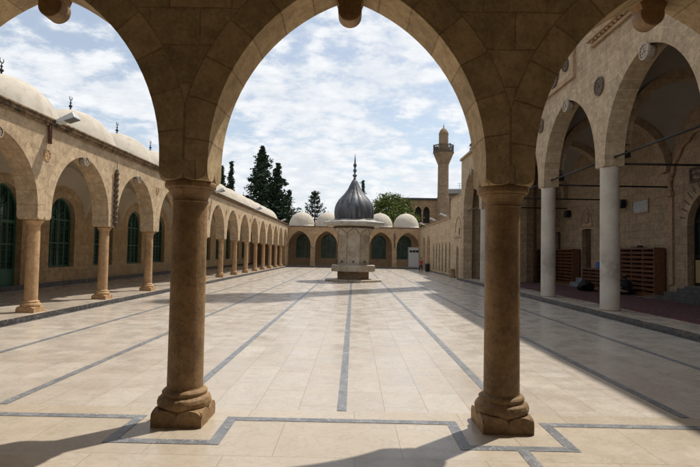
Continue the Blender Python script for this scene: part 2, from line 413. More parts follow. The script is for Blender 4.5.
def arch_bay(mb, P, hwl, hwr, a, zs, za, ztop, t0, t1, w, zbot, sill_z0=None, n=40, ring=1, back=True):
    """one wall bay with a pointed opening; P(s,t,z) -> world, opening centred on s=0"""
    c = arch_curve(a, zs, za, n)
    out = []
    for i, (x, z) in enumerate(c):
        p0 = c[max(i-1, 0)]; p1 = c[min(i+1, len(c)-1)]
        dx, dz = p1[0]-p0[0], p1[1]-p0[1]; L = math.hypot(dx, dz)
        nx, nz = -dz/L, dx/L
        if i == n//2: nx, nz = 0, 1
        if i in (0, len(c)-1): nx, nz = (-1 if i == 0 else 1), 0
        out.append((min(max(x+w*nx, -hwl), hwr), z+w*nz))
    al = [0]
    for i in range(1, len(c)): al.append(al[-1]+math.hypot(c[i][0]-c[i-1][0], c[i][1]-c[i-1][1]))
    for t in ((t0, t1) if back else (t0,)):
        for i in range(len(c)-1):
            mb.face([P(c[i][0], t, c[i][1]), P(c[i+1][0], t, c[i+1][1]), P(out[i+1][0], t, out[i+1][1]), P(out[i][0], t, out[i][1])], ring,
                    [(al[i], .02), (al[i+1], .02), (al[i+1], .347), (al[i], .347)])
            if abs(out[i+1][0]-out[i][0]) > 1e-5:
                mb.face([P(out[i][0], t, out[i][1]), P(out[i+1][0], t, out[i+1][1]), P(out[i+1][0], t, ztop), P(out[i][0], t, ztop)])
        for sgn, hw, o in ((-1, hwl, out[0]), (1, hwr, out[-1])):
            if hw-abs(o[0]) > 1e-4:
                mb.face([P(sgn*hw, t, zs), P(o[0], t, zs), P(o[0], t, ztop), P(sgn*hw, t, ztop)])
            if hw-a > 1e-4:
                mb.face([P(sgn*hw, t, zbot), P(sgn*a, t, zbot), P(sgn*a, t, zs), P(sgn*hw, t, zs)] if abs(o[0]) >= hw-1e-4 else
                        [P(sgn*hw, t, zbot), P(sgn*a, t, zbot), P(sgn*a, t, zs), P(o[0], t, zs), P(sgn*hw, t, zs)])
        if sill_z0 is not None:
            mb.face([P(-hwl, t, sill_z0), P(hwr, t, sill_z0), P(hwr, t, zbot), P(a, t, zbot), P(-a, t, zbot), P(-hwl, t, zbot)])
    for i in range(len(c)-1):
        mb.face([P(c[i][0], t0, c[i][1]), P(c[i][0], t1, c[i][1]), P(c[i+1][0], t1, c[i+1][1]), P(c[i+1][0], t0, c[i+1][1])], ring,
                [(al[i], .04), (al[i], .30), (al[i+1], .30), (al[i+1], .04)])
    for sgn in (-1, 1):
        mb.face([P(sgn*a, t0, zbot), P(sgn*a, t1, zbot), P(sgn*a, t1, zs), P(sgn*a, t0, zs)])
    if sill_z0 is not None:
        mb.face([P(-a, t0, zbot), P(a, t0, zbot), P(a, t1, zbot), P(-a, t1, zbot)])
    mb.face([P(-hwl, t0, ztop), P(hwr, t0, ztop), P(hwr, t1, ztop), P(-hwl, t1, ztop)])

def plain_wall(mb, P, s0, s1, t0, t1, z0, z1, mat=0):
    c = [(s0, t0), (s1, t0), (s1, t1), (s0, t1)]
    for i in range(4):
        p, q = c[i], c[(i+1) % 4]
        mb.face([P(*p, z0), P(*q, z0), P(*q, z1), P(*p, z1)], mat)
    mb.face([P(*p, z1) for p in c], mat)

def lobed_block(mb, c, ws, wt, zb, zt, d=.11, flip=False, inner=.86, k=12, mat=0):
    """block whose lower (or upper, flip) edges end in two round lobes on every side"""
    per = []
    def lob(u): q = (abs(u)-.25)/.25; return d*(1-math.sqrt(max(0, 1-min(q*q, 1)*.999)))
    for side in range(4):
        for i in range(4*k):
            u = -.5+i/(4*k)
            x, y = [(u, -.5), (.5, u), (-u, .5), (-.5, -u)][side]
            per.append((x, y, lob(u)))
    n = len(per); vs = []
    sgn = -1 if flip else 1; z0, z1 = (zt, zb) if flip else (zb, zt)
    for x, y, l in per: vs.append((c[0]+x*ws, c[1]+y*wt, z1))
    for x, y, l in per: vs.append((c[0]+x*ws, c[1]+y*wt, z0+sgn*l))
    for x, y, l in per: vs.append((c[0]+x*ws*(inner+1)/2, c[1]+y*wt*(inner+1)/2, z0+sgn*l*.35))
    for x, y, l in per: vs.append((c[0]+x*ws*inner, c[1]+y*wt*inner, z0))
    fs = [(r*n+i, r*n+(i+1) % n, (r+1)*n+(i+1) % n, (r+1)*n+i) for r in range(3) for i in range(n)]
    mb.raw(vs, fs, mat); mb.raw(vs[3*n:], [tuple(range(n))], mat)

def column(parent, loc, mat, h, r, base_w=.5, name='column', seed=0):
    """shaft mesh with child base and capital; loc is the floor point, h the top of the capital"""
    k = r/.165; zc = h
    sh = MB(); sh.lathe([(r*1.02, .31*k), (r*1.03, .34*k), (r*1.015, .9), (r, zc-.2*k), (r*.99, zc-.12*k)], n=40, caps=False)
    o = sh.build(name, mat, parent)
    o.location = Vector(loc)-Vector(parent.location) if parent else loc
    b = MB(); lobed_block(b, (0, 0), base_w, base_w, 0., .155*k, d=.075*k, flip=True, inner=.8)
    b.lathe([(p*k, z*k) for p, z in [(.19,.12),(.235,.145),(.252,.17),(.255,.20),(.243,.235),(.222,.25),(.208,.258),(.206,.268),(.214,.28),(.214,.292),(.2,.308),(.184,.314),(.176,.318),(.17,.33)]], n=40, caps=False)
    b.build('base', mat, o)
    c = MB(); c.lathe([(p*k, zc+z*k) for p, z in [(.163,-.2),(.172,-.195),(.174,-.185),(.166,-.178),(.17,-.15),(.185,-.118),(.207,-.088),(.216,-.075),(.216,-.068),(.232,-.066),(.243,-.052),(.246,-.02),(.238,0.)]], n=40)
    c.build('capital', mat, o)
    return o

def dome_profile(r, h, n=14):
    out = []
    for i in range(n+1):
        t = math.pi/2*i/n
        out.append((max(r*math.cos(t)**.92, .004), h*(math.sin(t)+.03*(i/n)**6)))
    return out

def crescent_finial(mb, c, h=.5):
    k = h/.5
    mb.lathe([(.10*k, 0), (.07*k, .02*k), (.025*k, .05*k), (.02*k, .09*k), (.055*k, .12*k), (.055*k, .15*k), (.02*k, .185*k), (.016*k, .22*k), (.036*k, .24*k), (.016*k, .27*k), (.01*k, .33*k)], c, 12)
    pts = [(c[0], c[1]+.07*k*math.sin(a), c[2]+.40*k-.07*k*math.cos(a)) for a in [R(x) for x in range(-150, 151, 20)]]
    mb.tube(pts, [.004*k+.012*k*math.cos(i/(len(pts)-1)*math.pi-math.pi/2) for i in range(len(pts))], 6)

def sail_vault(mb, P, s0, s1, t0, t1, zc, k, mat=0, n=14):
    hs, ht = (s1-s0)/2, (t1-t0)/2; RR = hs*hs+ht*ht
    g = [[P(s0+(s1-s0)*i/n, t0+(t1-t0)*j/n, zc+k*math.sqrt(max(0, RR-((2*i/n-1)*hs)**2-((2*j/n-1)*ht)**2))) for j in range(n+1)] for i in range(n+1)]
    vs = [p for row in g for p in row]
    mb.raw(vs, [(i*(n+1)+j, (i+1)*(n+1)+j, (i+1)*(n+1)+j+1, i*(n+1)+j+1) for i in range(n) for j in range(n)], mat, True)

def arched_window(P, a, z0, zs, za, t, parent, name='window', nbar=4, rows=(), bar=.035, door=False, glass='glass', frame='iron_green', gd=1):
    """frame mesh (outer arch band, bars) + child glass; origin at opening centre, world coordinates"""
    mb = MB(); w = .07
    c = arch_curve(a, zs, za, 24)
    poly = [(-a, z0)]+c+[(a, z0)]
    inner = [(-a+w, z0+w)]+[(x*(a-w)/a, zs+(z-zs)*(za-w-zs)/(za-zs)) for x, z in c]+[(a-w, z0+w)]
    for tt in (t-.03, t+.03):
        for i in range(len(poly)):
            j = (i+1) % len(poly)
            mb.face([P(poly[i][0], tt, poly[i][1]), P(poly[j][0], tt, poly[j][1]), P(inner[j][0], tt, inner[j][1]), P(inner[i][0], tt, inner[i][1])])
    for i in range(len(poly)):
        j = (i+1) % len(poly)
        mb.face([P(inner[i][0], t-.03, inner[i][1]), P(inner[j][0], t-.03, inner[j][1]), P(inner[j][0], t+.03, inner[j][1]), P(inner[i][0], t+.03, inner[i][1])])
    def top(x):
        for i in range(len(c)-1):
            if c[i][0] <= x <= c[i+1][0]:
                f = (x-c[i][0])/max(c[i+1][0]-c[i][0], 1e-6); return c[i][1]+f*(c[i+1][1]-c[i][1])
        return zs
    def bx(s0, s1, za_, zb_, e=.02):
        v = [P(s, tt, z) for z in (za_, zb_) for s, tt in ((s0, t-e), (s1, t-e), (s1, t+e), (s0, t+e))]
        mb.raw(v, [(3,2,1,0),(4,5,6,7),(0,1,5,4),(1,2,6,5),(2,3,7,6),(3,0,4,7)])
    for i in range(1, nbar):
        x = -a+2*a*i/nbar; b = bar*(1.6 if i*2 == nbar else 1)
        bx(x-b/2, x+b/2, z0+.03, top(x)-.02)
    for z, b in rows: bx(-a+.03, a-.03, z-b/2, z+b/2, .026)
    # fan bars in the head
    for k in range(1, 6):
        th = math.pi*k/6
        if abs(th-math.pi/2) < .1: continue
        L = .9*a
        p0 = P(0, t, zs+.05); x1 = L*math.cos(th); p1 = P(x1, t, min(zs+.05+L*math.sin(th)*1.1, top(x1)-.03))
        mb.tube([p0, p1], bar*.45, 5)
    if door:
        zz = z0+.75
        for s0, s1 in ((-a+w, -.05), (.05, a-w)):
            bx(s0, s1, z0+w, zz, .028)
            bx(s0+.12, s1-.12, z0+w+.12, zz-.12, .04)
    # fine grille
    k = -a+.13
    while k < a-.08:
        mb.tube([P(k, t+.0, z0+.05), P(k, t+.0, top(k)-.03)], .007, 4, caps=False); k += .13
    zz = z0+.2
    while zz < zs:
        mb.tube([P(-a+.05, t, zz), P(a-.05, t, zz)], .006, 4, caps=False); zz += .2
    o = mb.build(name, M[frame], parent)
    g = MB(); g.face([P(x, t+gd*.06, z) for x, z in poly]); g.face([P(x, t+gd*.075, z) for x, z in poly])
    for i in range(len(poly)):
        j = (i+1) % len(poly)
        g.face([P(poly[i][0], t+gd*.06, poly[i][1]), P(poly[j][0], t+gd*.06, poly[j][1]), P(poly[j][0], t+gd*.075, poly[j][1]), P(poly[i][0], t+gd*.075, poly[i][1])])
    g.build('pane', M[glass], o)
    return o

def rel(root, f):
    L = Vector(root.location)
    return lambda s, t, z: tuple(Vector(f(s, t, z))-L)

# ------------------------------------------------------------------ ground and paving
CORN_X0, CORN_X1 = -7.285, 6.97        # left and right kerbs
REAR_K = 56.35
g = MB(); g.face([(-600, -300, -.06), (600, -300, -.06), (600, 900, -.06), (-600, 900, -.06)])
tag(g.build('ground', M['ground']), kind='structure')
f = MB()
f.face([(CORN_X0-.2, 5.36, 0), (7.6, 5.36, 0), (7.6, 57.2, 0), (CORN_X0-.2, 57.2, 0)])
tag(f.build('courtyard_paving', M['floor']), kind='structure')
f = MB(); f.face([(-14, -3, 0), (14, -3, 0), (14, 5.36, 0), (-14, 5.36, 0)])
tag(f.build('threshold_paving', M['floor2']), kind='structure')
# inlaid strips, 4 mm proud sheets
LX = [-5.50, -3.66, -1.873, -.094, 1.657, 3.475, 5.235]
s = MB(); hw = .05; Z = .004
for x in LX: s.face([(x-hw, 5.36, Z), (x+hw, 5.36, Z), (x+hw, REAR_K-.3, Z), (x-hw, REAR_K-.3, Z)])
def flat(x0, y0, x1, y1): s.face([(x0, y0, Z), (x1, y0, Z), (x1, y1, Z), (x0, y1, Z)])
YA, YB = 5.0, 5.1
NL = [(-4.70-.5, -4.70+.5), (-2.12, -1.12), (.94, 1.96), (4.04, 5.04)]
prev = -7.3
for a, b_ in NL:
    flat(prev, YA, a+.1, YB)                       # run between notches
    flat(a, 4.47, a+.1, YA); flat(b_-.1, 4.47, b_, YA)
    flat(a, 4.37, b_, 4.47); prev = b_-.1
flat(prev, YA, 7.0, YB); flat(1.42, 2.2, 1.52, 4.37)
tag(s.build('marble_inlay', M['inlay'], merge=False), kind='structure')

def platform(x0, y0, x1, y1, h, lip_side, name):
    mb = MB(); mb.box((x0, y0, -.02), (x1, y1, h), 0)
    o = mb.build(name, [M['platform'], M['kerb']], merge=False)
    for p in o.data.polygons:
        if abs(p.normal.z) < .5: p.material_index = 1
    return tag(o, kind='structure')
platform(-14, 5.6, CORN_X0, 63, .12, 'x', 'arcade_platform')
platform(CORN_X0+.002, REAR_K, 9.5, 63, .118, 'y', 'arcade_platform')
platform(CORN_X1, 5.6, 12.2, 34.2, .15, 'x', 'arcade_platform')
# dark drain strip at the foot of the kerbs
k = MB()
k.face([(CORN_X0, 5.6, Z), (CORN_X0+.10, 5.6, Z), (CORN_X0+.10, REAR_K, Z), (CORN_X0, REAR_K, Z)])
k.face([(CORN_X1-.07, 5.6, Z), (CORN_X1, 5.6, Z), (CORN_X1, 34.2, Z), (CORN_X1-.07, 34.2, Z)])
tag(k.build('kerb_strip', M['kerb'], merge=False), kind='structure')

# ------------------------------------------------------------------ front arcade (the one the camera stands under)
A0 = empty('arcade', (-.08, 5.0, 0), 'dark brown stone arcade framing the view, its shaded arches resting on two thick round columns', 'arcade', 'arcades around the court')
Pf = lambda c: rel(A0, lambda s_, t, z: (c+s_, t, z))
FX = [-7.78, -4.70, -1.62, 1.46, 4.54, 7.62]
mb = MB(); T0, T1 = 4.74, 5.24
for i in range(len(FX)-1):
    c = (FX[i]+FX[i+1])/2; h_ = (FX[i+1]-FX[i])/2
    arch_bay(mb, Pf(c), h_, h_, h_-.23, 2.5, 4.30, 4.95, T0, T1, .30, 2.5)
for x in FX[1:-1]:
    lobed_block(mb, (x+.08, T0-5.0+.25), .46, .5, 2.315, 2.5, d=.10, inner=.87)
for x in (FX[0], FX[-1]): plain_wall(mb, Pf(x), -.23, .23, T0, T1, 0, 2.5)
mb.build('arch_wall', [M['front'], M['front_ring']], A0)
proto = column(A0, (FX[1], 4.99, 0), M['front_col'], 2.315, .165, .475)
wear = bpy.data.textures.new('stone_wear', 'CLOUDS'); wear.noise_scale = .11; wear.noise_depth = 3
for ch in proto.children:
    sd_ = ch.modifiers.new('fine', 'SUBSURF'); sd_.subdivision_type = 'SIMPLE'; sd_.levels = 2; sd_.render_levels = 2
    dm_ = ch.modifiers.new('wear', 'DISPLACE'); dm_.texture = wear; dm_.strength = .016 if ch.name.startswith('base') else .008; dm_.mid_level = .5
for i, x in enumerate(FX[2:-1]):
    c = copy_part(proto, A0, (x-FX[1], 0, 0)); c.rotation_euler.z = math.pi/2*i
# keystone bosses at the court side of each apex
for i in range(1, 4):
    c = (FX[i]+FX[i+1])/2
    b = MB(); Lc = Vector(A0.location)
    prof = [(.0001, -.10), (.10, -.10), (.122, -.085), (.122, .09), (.105, .115), (.0001, .115)]
    vs = []; n = 36
    for r_, y in prof:
        for q in range(n):
            a = 2*math.pi*q/n; vs.append((c+r_*math.cos(a)-Lc.x, 5.17+y-Lc.y, 4.14+r_*math.sin(a)))
    b.raw(vs, [(j*n+q, j*n+(q+1) % n, (j+1)*n+(q+1) % n, (j+1)*n+q) for j in range(len(prof)-1) for q in range(n)], 0, True)
    b.raw([(c-.15-Lc.x, 5.06-Lc.y, 4.28), (c+.15-Lc.x, 5.06-Lc.y, 4.28), (c+.15-Lc.x, 5.25-Lc.y, 4.28), (c-.15-Lc.x, 5.25-Lc.y, 4.28),
           (c-.11-Lc.x, 5.07-Lc.y, 4.17), (c+.11-Lc.x, 5.07-Lc.y, 4.17), (c+.11-Lc.x, 5.248-Lc.y, 4.17), (c-.11-Lc.x, 5.248-Lc.y, 4.17)],
          [(0,1,5,4),(1,2,6,5),(2,3,7,6),(3,0,4,7),(4,5,6,7),(0,1,2,3)])
    o = b.build('keystone_boss', M['front_col'], A0)
    es = o.modifiers.new('es', 'EDGE_SPLIT'); es.split_angle = R(50)
r = MB(); PA = rel(A0, lambda s_, t, z: (s_, t, z))
lo = Vector((-12.2, -1.2, 4.6))-Vector(A0.location); hi = Vector((12.2, T0-.003, 4.78))-Vector(A0.location)
r.box(lo, hi)
r.build('roof', M['vault'], A0)
r = MB(); plain_wall(r, PA, -12.2, 12.2, -1.6, -1.2, 0, 4.9)
r.build('back_wall', M['front'], A0)
r = MB(); r.box(Vector((-7.4, 5.24, 4.62))-A0.location, Vector((7.2, 5.36, 4.76))-A0.location)
r.build('cornice', M['cornice'], A0, bevel=.03)

# ------------------------------------------------------------------ left arcade
AL = empty('arcade', (-7.65, 12.05, 0), 'long sunlit limestone arcade down the left side, plastered domes on its roof', 'arcade', 'arcades around the court')
SP = 3.43; CY = [12.05+SP*k for k in range(-2, 14)]       # column line, last one is the corner pier
XW = -11.9; TL0, TL1 = -7.40, -7.90
mb = MB(); CYC = [y for y in CY if y < 56.8]
for i in range(len(CY)-1):
    y0, y1 = CY[i], min(CY[i+1], 56.9); c = (y0+y1)/2; h_ = (y1-y0)/2
    a_ = min(1.44, h_-.26)
    P = rel(AL, (lambda c: lambda s_, t, z: (t, c+s_, z))(c))
    arch_bay(mb, P, h_, h_, a_, 2.55, 4.13, 4.6, TL0, TL1, .30, 2.55)
for y in CYC[1:]:
    lobed_block(mb, (TL0-.25+7.65, y-12.05), .5, .54, 2.31, 2.55, d=.10, inner=.84)
Pw = rel(AL, lambda s_, t, z: (t, s_, z))
plain_wall(mb, Pw, CY[0]-.3, CY[0]+.27, TL0, TL1, .12, 2.55)
plain_wall(mb, Pw, 56.6, 57.45, TL0, TL1, .12, 2.55)
mb.build('arch_wall', [M['lime'], M['lime_ring']], AL)
proto = None
for y in CYC[1:]:
    if proto is None: proto = column(AL, (-7.65, y, .12), M['lime_col'], 2.19, .142, .43); y_p = y
    else: copy_part(proto, AL, (0, y-y_p, 0)).rotation_euler.z = math.pi/2*random.randrange(4)
# back wall with window openings
mb = MB(); cen = [(CY[i]+CY[i+1])/2 for i in range(len(CY)-1)]; cen[-1] = CY[-2]+SP/2
win_spec = []
for i, c in enumerate(cen):
    P0 = (lambda c: lambda s_, t, z: (t, c+s_, z))(c); P = rel(AL, P0)
    if i == 3-0: pass
    door = abs(c-(12.05+1.5*SP)) < .1
    zb = .12 if door else .87
    arch_bay(mb, P, SP/2, SP/2, .9, 2.85 if not door else 2.9, 3.70 if not door else 3.85, 4.65, XW, XW-.5, .28, zb, None if door else .1, n=24, back=False)
    win_spec.append((c, door))
plain_wall(mb, Pw, 58.0, 62.0, XW-.004, XW-.5, .1, 4.65)
mb.build('back_wall', [M['lime_in'], M['lime_ring']], AL)
wp = None
for c, door in win_spec:
    if door:
        P = rel(AL, (lambda c: lambda s_, t, z: (t, c+s_, z))(c))
        arched_window(P, .9, .14, 2.9, 3.85, XW-.25, AL, 'door', 4, ((2.55, .12), (1.75, .05)), .05, door=True, gd=-1)
    elif wp is None:
        P = rel(AL, (lambda c: lambda s_, t, z: (t, c+s_, z))(c))
        wp = arched_window(P, .9, .87, 2.85, 3.70, XW-.22, AL, 'window', 4, ((2.8, .07), (1.85, .05)), .045, gd=-1); wc = c
    else: copy_part(wp, AL, (0, c-wc, 0))
# skirting of the inner wall, cornice, vaults, roof, domes
mb = MB(); mb.box(Vector((XW, CY[0], .12))-AL.location, Vector((XW+.05, 61, .30))-AL.location)
mb.build('skirting', M['kerb'], AL)
mb = MB()
for x0, x1, z0, z1 in ((-7.9, -7.335, 4.575, 4.63), (-7.9, -7.28, 4.63, 4.70), (-7.9, -7.235, 4.70, 4.745)):
    mb.box(Vector((x0, 5.0, z0))-AL.location, Vector((x1, 56.92, z1))-AL.location)
mb.build('cornice', M['cornice'], AL, bevel=.012)
mb = MB()
for i in range(len(cen)):
    P = rel(AL, (lambda c: lambda s_, t, z: (t, c+s_, z))(cen[i]))
    sail_vault(mb, P, -SP/2, SP/2, TL1+.0, XW, 2.9, .75)
mb.build('vault', M['vault'], AL)
mb = MB(); mb.box(Vector((-12.4, 5.0, 4.605))-AL.location, Vector((-7.88, 61.5, 4.69))-AL.location)
mb.build('roof', M['roof_earth'], AL)
dp = None
for i, c in enumerate(cen[1:], 1):
    if dp is None:
        d = MB(); d.lathe([(1.60, -.10), (1.60, .03), (1.56, .03)]+dome_profile(1.56, 1.62, 18), n=56, caps=False)
        dp = d.build('dome', M['plaster'], AL); dp.location = (-9.82+7.65, c-12.05, 4.72); dc = c
        fz = MB(); crescent_finial(fz, (0, 0, 1.655), .54); fz.build('finial', M['black_iron'], dp)
    else: copy_part(dp, AL, (0, c-dc, 0))
# made-up dark beads in place of a run-off stain on the second pier, pale rosettes under each apex, medallions
def bead_strip(mb, x, y, z0, z1):
    z = z1; j = 0
    while z > z0:
        mb.ball((x, y, z), .055+.022*(j % 2), 8, 0, 1.0); z -= .085; j += 1
    mb.tube([(x, y, z0), (x, y, z1+.3)], .012, 6)
mb = MB(); bead_strip(mb, TL0+.07+7.65, CY[3]-12.05+.02, 2.34, 4.05)
mb.build('stain_beads', M['dark_trim'], AL)
mb = MB(); mb.tube([(TL0+.06+7.65, -.02, 4.66), (TL0+.07+7.65, -.02, 4.14)], .045, 8); mb.build('down_pipe', M['rust'], AL)
def rosette(mb, c, nrm, r_, th=.05, petals=9):
    """carved disc: rim, petals and hub"""
    c = Vector(c); nrm = Vector(nrm).normalized()
    x = nrm.cross(Vector((0, 0, 1))).normalized(); y = nrm.cross(x)
    n = 28
    for ri, ro, h in ((0, .42*r_, th*.55), (.0, .15*r_, th*1.2), (.80*r_, r_, th)):
        vs = []
        for q in range(n):
            a = 2*math.pi*q/n; d = math.cos(a)*x+math.sin(a)*y
            vs += [c+max(ri, .001)*d+h*nrm, c+ro*d+h*nrm, c+ro*d]
        for q in range(n):
            p = (q+1) % n
            mb.raw([vs[3*q], vs[3*q+1], vs[3*p+1], vs[3*p]], [(0, 1, 2, 3)]); mb.raw([vs[3*q+1], vs[3*q+2], vs[3*p+2], vs[3*p+1]], [(0, 1, 2, 3)])
    mb.raw([c+.85*r_*(math.cos(2*math.pi*q/n)*x+math.sin(2*math.pi*q/n)*y)+.3*th*nrm for q in range(n)], [tuple(range(n))])
    for q in range(petals):
        a = 2*math.pi*q/petals; d = math.cos(a)*x+math.sin(a)*y; e = -math.sin(a)*x+math.cos(a)*y
        mb.obox(c+.6*r_*d+.45*th*nrm, .17*r_*d, .13*r_*e, .35*th*nrm)
ro = None
for c in cen[1:]:
    if ro is None:
        mb = MB(); rosette(mb, (0, 0, 0), (1, 0, 0), .125, .07); mb.tube([(-.1, 0, 0), (.0, 0, 0)], .11, 24)
        ro = mb.build('rosette', M['pale_trim'], AL); ro.location = (TL0+.0+7.65-.02, c-12.05, 4.03); rc = c
    else: copy_part(ro, AL, (0, c-rc, 0))
md = None
for y in CYC[2:]:
    if md is None:
        mb = MB(); rosette(mb, (0, 0, 0), (1, 0, 0), .14, .02, 6)
        md = mb.build('medallion', M['lime_col'], AL); md.location = (TL0+.002+7.65, y-12.05, 3.87); my = y
    else: copy_part(md, AL, (0, y-my, 0))

# ------------------------------------------------------------------ rear arcade
AR = empty('arcade', (0, 57, 0), 'brown stone arcade closing the far end of the court behind the fountain', 'arcade', 'arcades around the court')
RX = [-7.62, -4.58, -1.53, 1.53, 4.58, 7.62]
mb = MB()
for i in range(5):
    c = (RX[i]+RX[i+1])/2; h_ = (RX[i+1]-RX[i])/2
    P = rel(AR, (lambda c: lambda s_, t, z: (c+s_, t, z))(c))
    arch_bay(mb, P, h_, h_, 1.26, 2.4, 4.06, 4.52, 56.9, 57.4, .28, .11, n=32)
mb.build('arch_wall', [M['rear'], M['rear_ring']], AR)
mb = MB()
for i in range(5):
    c = (RX[i]+RX[i+1])/2; P = rel(AR, (lambda c: lambda s_, t, z: (c+s_, t, z))(c))
    arch_bay(mb, P, 1.53, 1.53, .87, 2.95, 3.85, 4.6, 61.5, 62, .24, 1.0, .1, n=24, back=False)
for q in (-1, 1): plain_wall(mb, rel(AR, lambda s_, t, z: (s_, t, z)), q*7.6, q*12.4, 61.504, 62, .1, 4.6)
mb.build('back_wall', [M['rear'], M['rear_ring']], AR)
wp = None
for i in range(5):
    c = (RX[i]+RX[i+1])/2
    if wp is None:
        P = rel(AR, (lambda c: lambda s_, t, z: (c+s_, t, z))(c)); wc = c
        wp = arched_window(P, .87, 1.0, 2.95, 3.85, 61.72, AR, 'window', 4, ((2.9, .07), (1.95, .05)), .05, glass='glass_pale')
    else: copy_part(wp, AR, (c-wc, 0, 0))
mb = MB()
for i in range(5):
    c = (RX[i]+RX[i+1])/2; P = rel(AR, (lambda c: lambda s_, t, z: (c+s_, t, z))(c))
    sail_vault(mb, P, -1.53, 1.53, 57.4, 61.5, 2.9, .75)
mb.build('vault', M['vault'], AR)
mb = MB(); mb.box(Vector((-12, 57.38, 4.53))-AR.location, Vector((12, 62.2, 4.6))-AR.location); mb.build('roof', M['roof_earth'], AR)
mb = MB()
for y0, z0, z1 in ((56.84, 4.50, 4.56), (56.79, 4.56, 4.62)): mb.box(Vector((-7.2, y0, z0))-AR.location, Vector((7.3, 57.5, z1))-AR.location)
mb.build('cornice', M['cornice'], AR, bevel=.012)
dp = None
for i in range(5):
    c = (RX[i]+RX[i+1])/2
    if dp is None:
        d = MB(); d.lathe([(1.54, -.15), (1.54, .02), (1.5, .02)]+dome_profile(1.5, 1.60, 18), n=56, caps=False)
        dp = d.build('dome', M['plaster'], AR); dp.location = (c, 2.45, 4.75); dc = c
        fz = MB(); fz.lathe([(.10, 0), (.06, .05), (.05, .12), (.02, .2)], (0, 0, 1.62), 10); fz.build('finial', M['plaster'], dp)
    else: copy_part(dp, AR, (c-dc, 0, 0))
mb = MB(); bead_strip(mb, 4.58, -.17, 2.3, 3.9); mb.build('stain_beads', M['dark_trim'], AR)  # dark beads added where the pier has a spout stain
mb = MB(); mb.box((-4.72, -.25, 2.3), (-4.44, -.1, 2.5)); mb.lathe([(.03, 2.05), (.1, 2.3)], (-4.58, -.13, 0), 10); mb.build('bracket', M['pale_trim'], AR)

# ------------------------------------------------------------------ mosque portico (right)
MQ = empty('mosque_portico', (7.35, 14.6, 0), 'tall shaded mosque portico on the right, pointed ashlar arches on plain white marble columns', 'mosque')
MY = [10.0+4.6*k for k in range(-1, 6)]; TM0, TM1 = 7.07, 7.63; XB = 11.9
mb = MB()
for i in range(len(MY)-1):
    c = (MY[i]+MY[i+1])/2
    P = rel(MQ, (lambda c: lambda s_, t, z: (t, c+s_, z))(c))
    arch_bay(mb, P, 2.3, 2.3, 2.02, 4.42, 6.9, 7.9, TM0, TM1, .34, 4.42)
Pm = rel(MQ, lambda s_, t, z: (t, s_, z))
for y in MY[1:-1]:
    lobed_block(mb, (.0, y-14.6), .56, .56, 4.24, 4.42, d=.07, inner=.9)
plain_wall(mb, Pm, MY[0]-.3, MY[0]+.3, TM0, TM1, .15, 4.42); plain_wall(mb, Pm, MY[-1]-.28, MY[-1]+.5, TM0, TM1, .0, 4.42)
plain_wall(mb, Pm, MY[-1], MY[-1]+.5, TM0+.003, TM1-.003, 4.3, 7.899)
plain_wall(mb, Pm, 15.05, 25.0, TM0+.004, TM1-.004, 7.9, 9.7)            # raised middle of the parapet, its top heightened for the court shadow
plain_wall(mb, Pm, 5.4, 15.05, TM0+.02, TM1-.02, 7.9, 9.3); plain_wall(mb, Pm, 25.0, 33.5, TM0+.02, TM1-.02, 7.9, 8.06)  # near parapet made taller, above view, to shift its shadow across the court
# end wall of the portico towards the low wing
plain_wall(mb, rel(MQ, lambda s_, t, z: (s_, t, z)), TM1, 12.3, 33.2, 33.5, 0, 8.0)
mb.build('arch_wall', [M['mosque'], M['mosque_ring']], MQ)
mp = None
for y in MY[1:-1]:
    if mp is None:
        mb = MB(); mb.lathe([(.275, 0), (.275, .05), (.262, .08), (.262, 1.5), (.252, 4.02), (.262, 4.05), (.262, 4.10)], n=48)
        mp = mb.build('column', M['marble_col'], MQ); mp.location = (0, y-14.6, .15); my = y
    else: copy_part(mp, MQ, (0, y-my, 0))
# dentil cornices
mb = MB()
for y0, y1 in ((5.4, 15.0),):
    mb.box(Vector((6.98, y0, 7.90))-MQ.location, Vector((TM0-.002, y1, 8.0))-MQ.location); mb.box(Vector((6.86, y0, 8.06))-MQ.location, Vector((TM0-.002, y1+.06, 8.2))-MQ.location)
    y = y0+.1
    while y < y1-.1: mb.box(Vector((6.92, y, 8.0))-MQ.location, Vector((TM0-.002, y+.11, 8.06))-MQ.location); y += .22
mb.box(Vector((6.95, 25.0, 7.86))-MQ.location, Vector((TM0-.002, 33.5, 8.0))-MQ.location)
mb.box(Vector((6.95, 15.0, 9.6))-MQ.location, Vector((TM0-.002, 25.0, 9.8))-MQ.location)
mb.build('cornice', M['mosque_trim'], MQ, bevel=.01)
# framed inscription panel over the arch
def frame_rect(mb, P, s0, s1, z0, z1, w, t, d):
    for a, b, c, e in ((s0, s1, z0, z0+w), (s0, s1, z1-w, z1), (s0, s0+w, z0+w, z1-w), (s1-w, s1, z0+w, z1-w)):
        plain_wall(mb, P, a, b, t, t-d, c, e)
        v = [P(a, t-d, c), P(b, t-d, c), P(b, t, c), P(a, t, c)]; mb.face(v)
fp = MB(); frame_rect(fp, Pm, 16.2, 20.4, 7.45, 8.72, .14, TM0+.006, .10)
fp = fp.build('inscription_panel', M['mosque_trim'], MQ)
for y, r_, z in ((16.95, .22, 8.12), (17.95, .42, 8.08), (19.0, .22, 8.0), (19.8, .3, 8.05)):
    mb = MB(); rosette(mb, Vector((TM0, y, z))-MQ.location, (-1, 0, 0), r_, .06, 11); mb.build('carved_roundel', M['dark_trim'], fp)
mdl = None
for y in MY[1:-1]:
    if mdl is None:
        mb = MB(); rosette(mb, (0, 0, 0), (-1, 0, 0), .27, .05, 12)
        mdl = mb.build('medallion', M['dark_trim'], MQ); mdl.location = (TM0-.003-7.35, y-14.6, 6.62); my = y
    else: copy_part(mdl, MQ, (0, y-my, 0))
rz = None
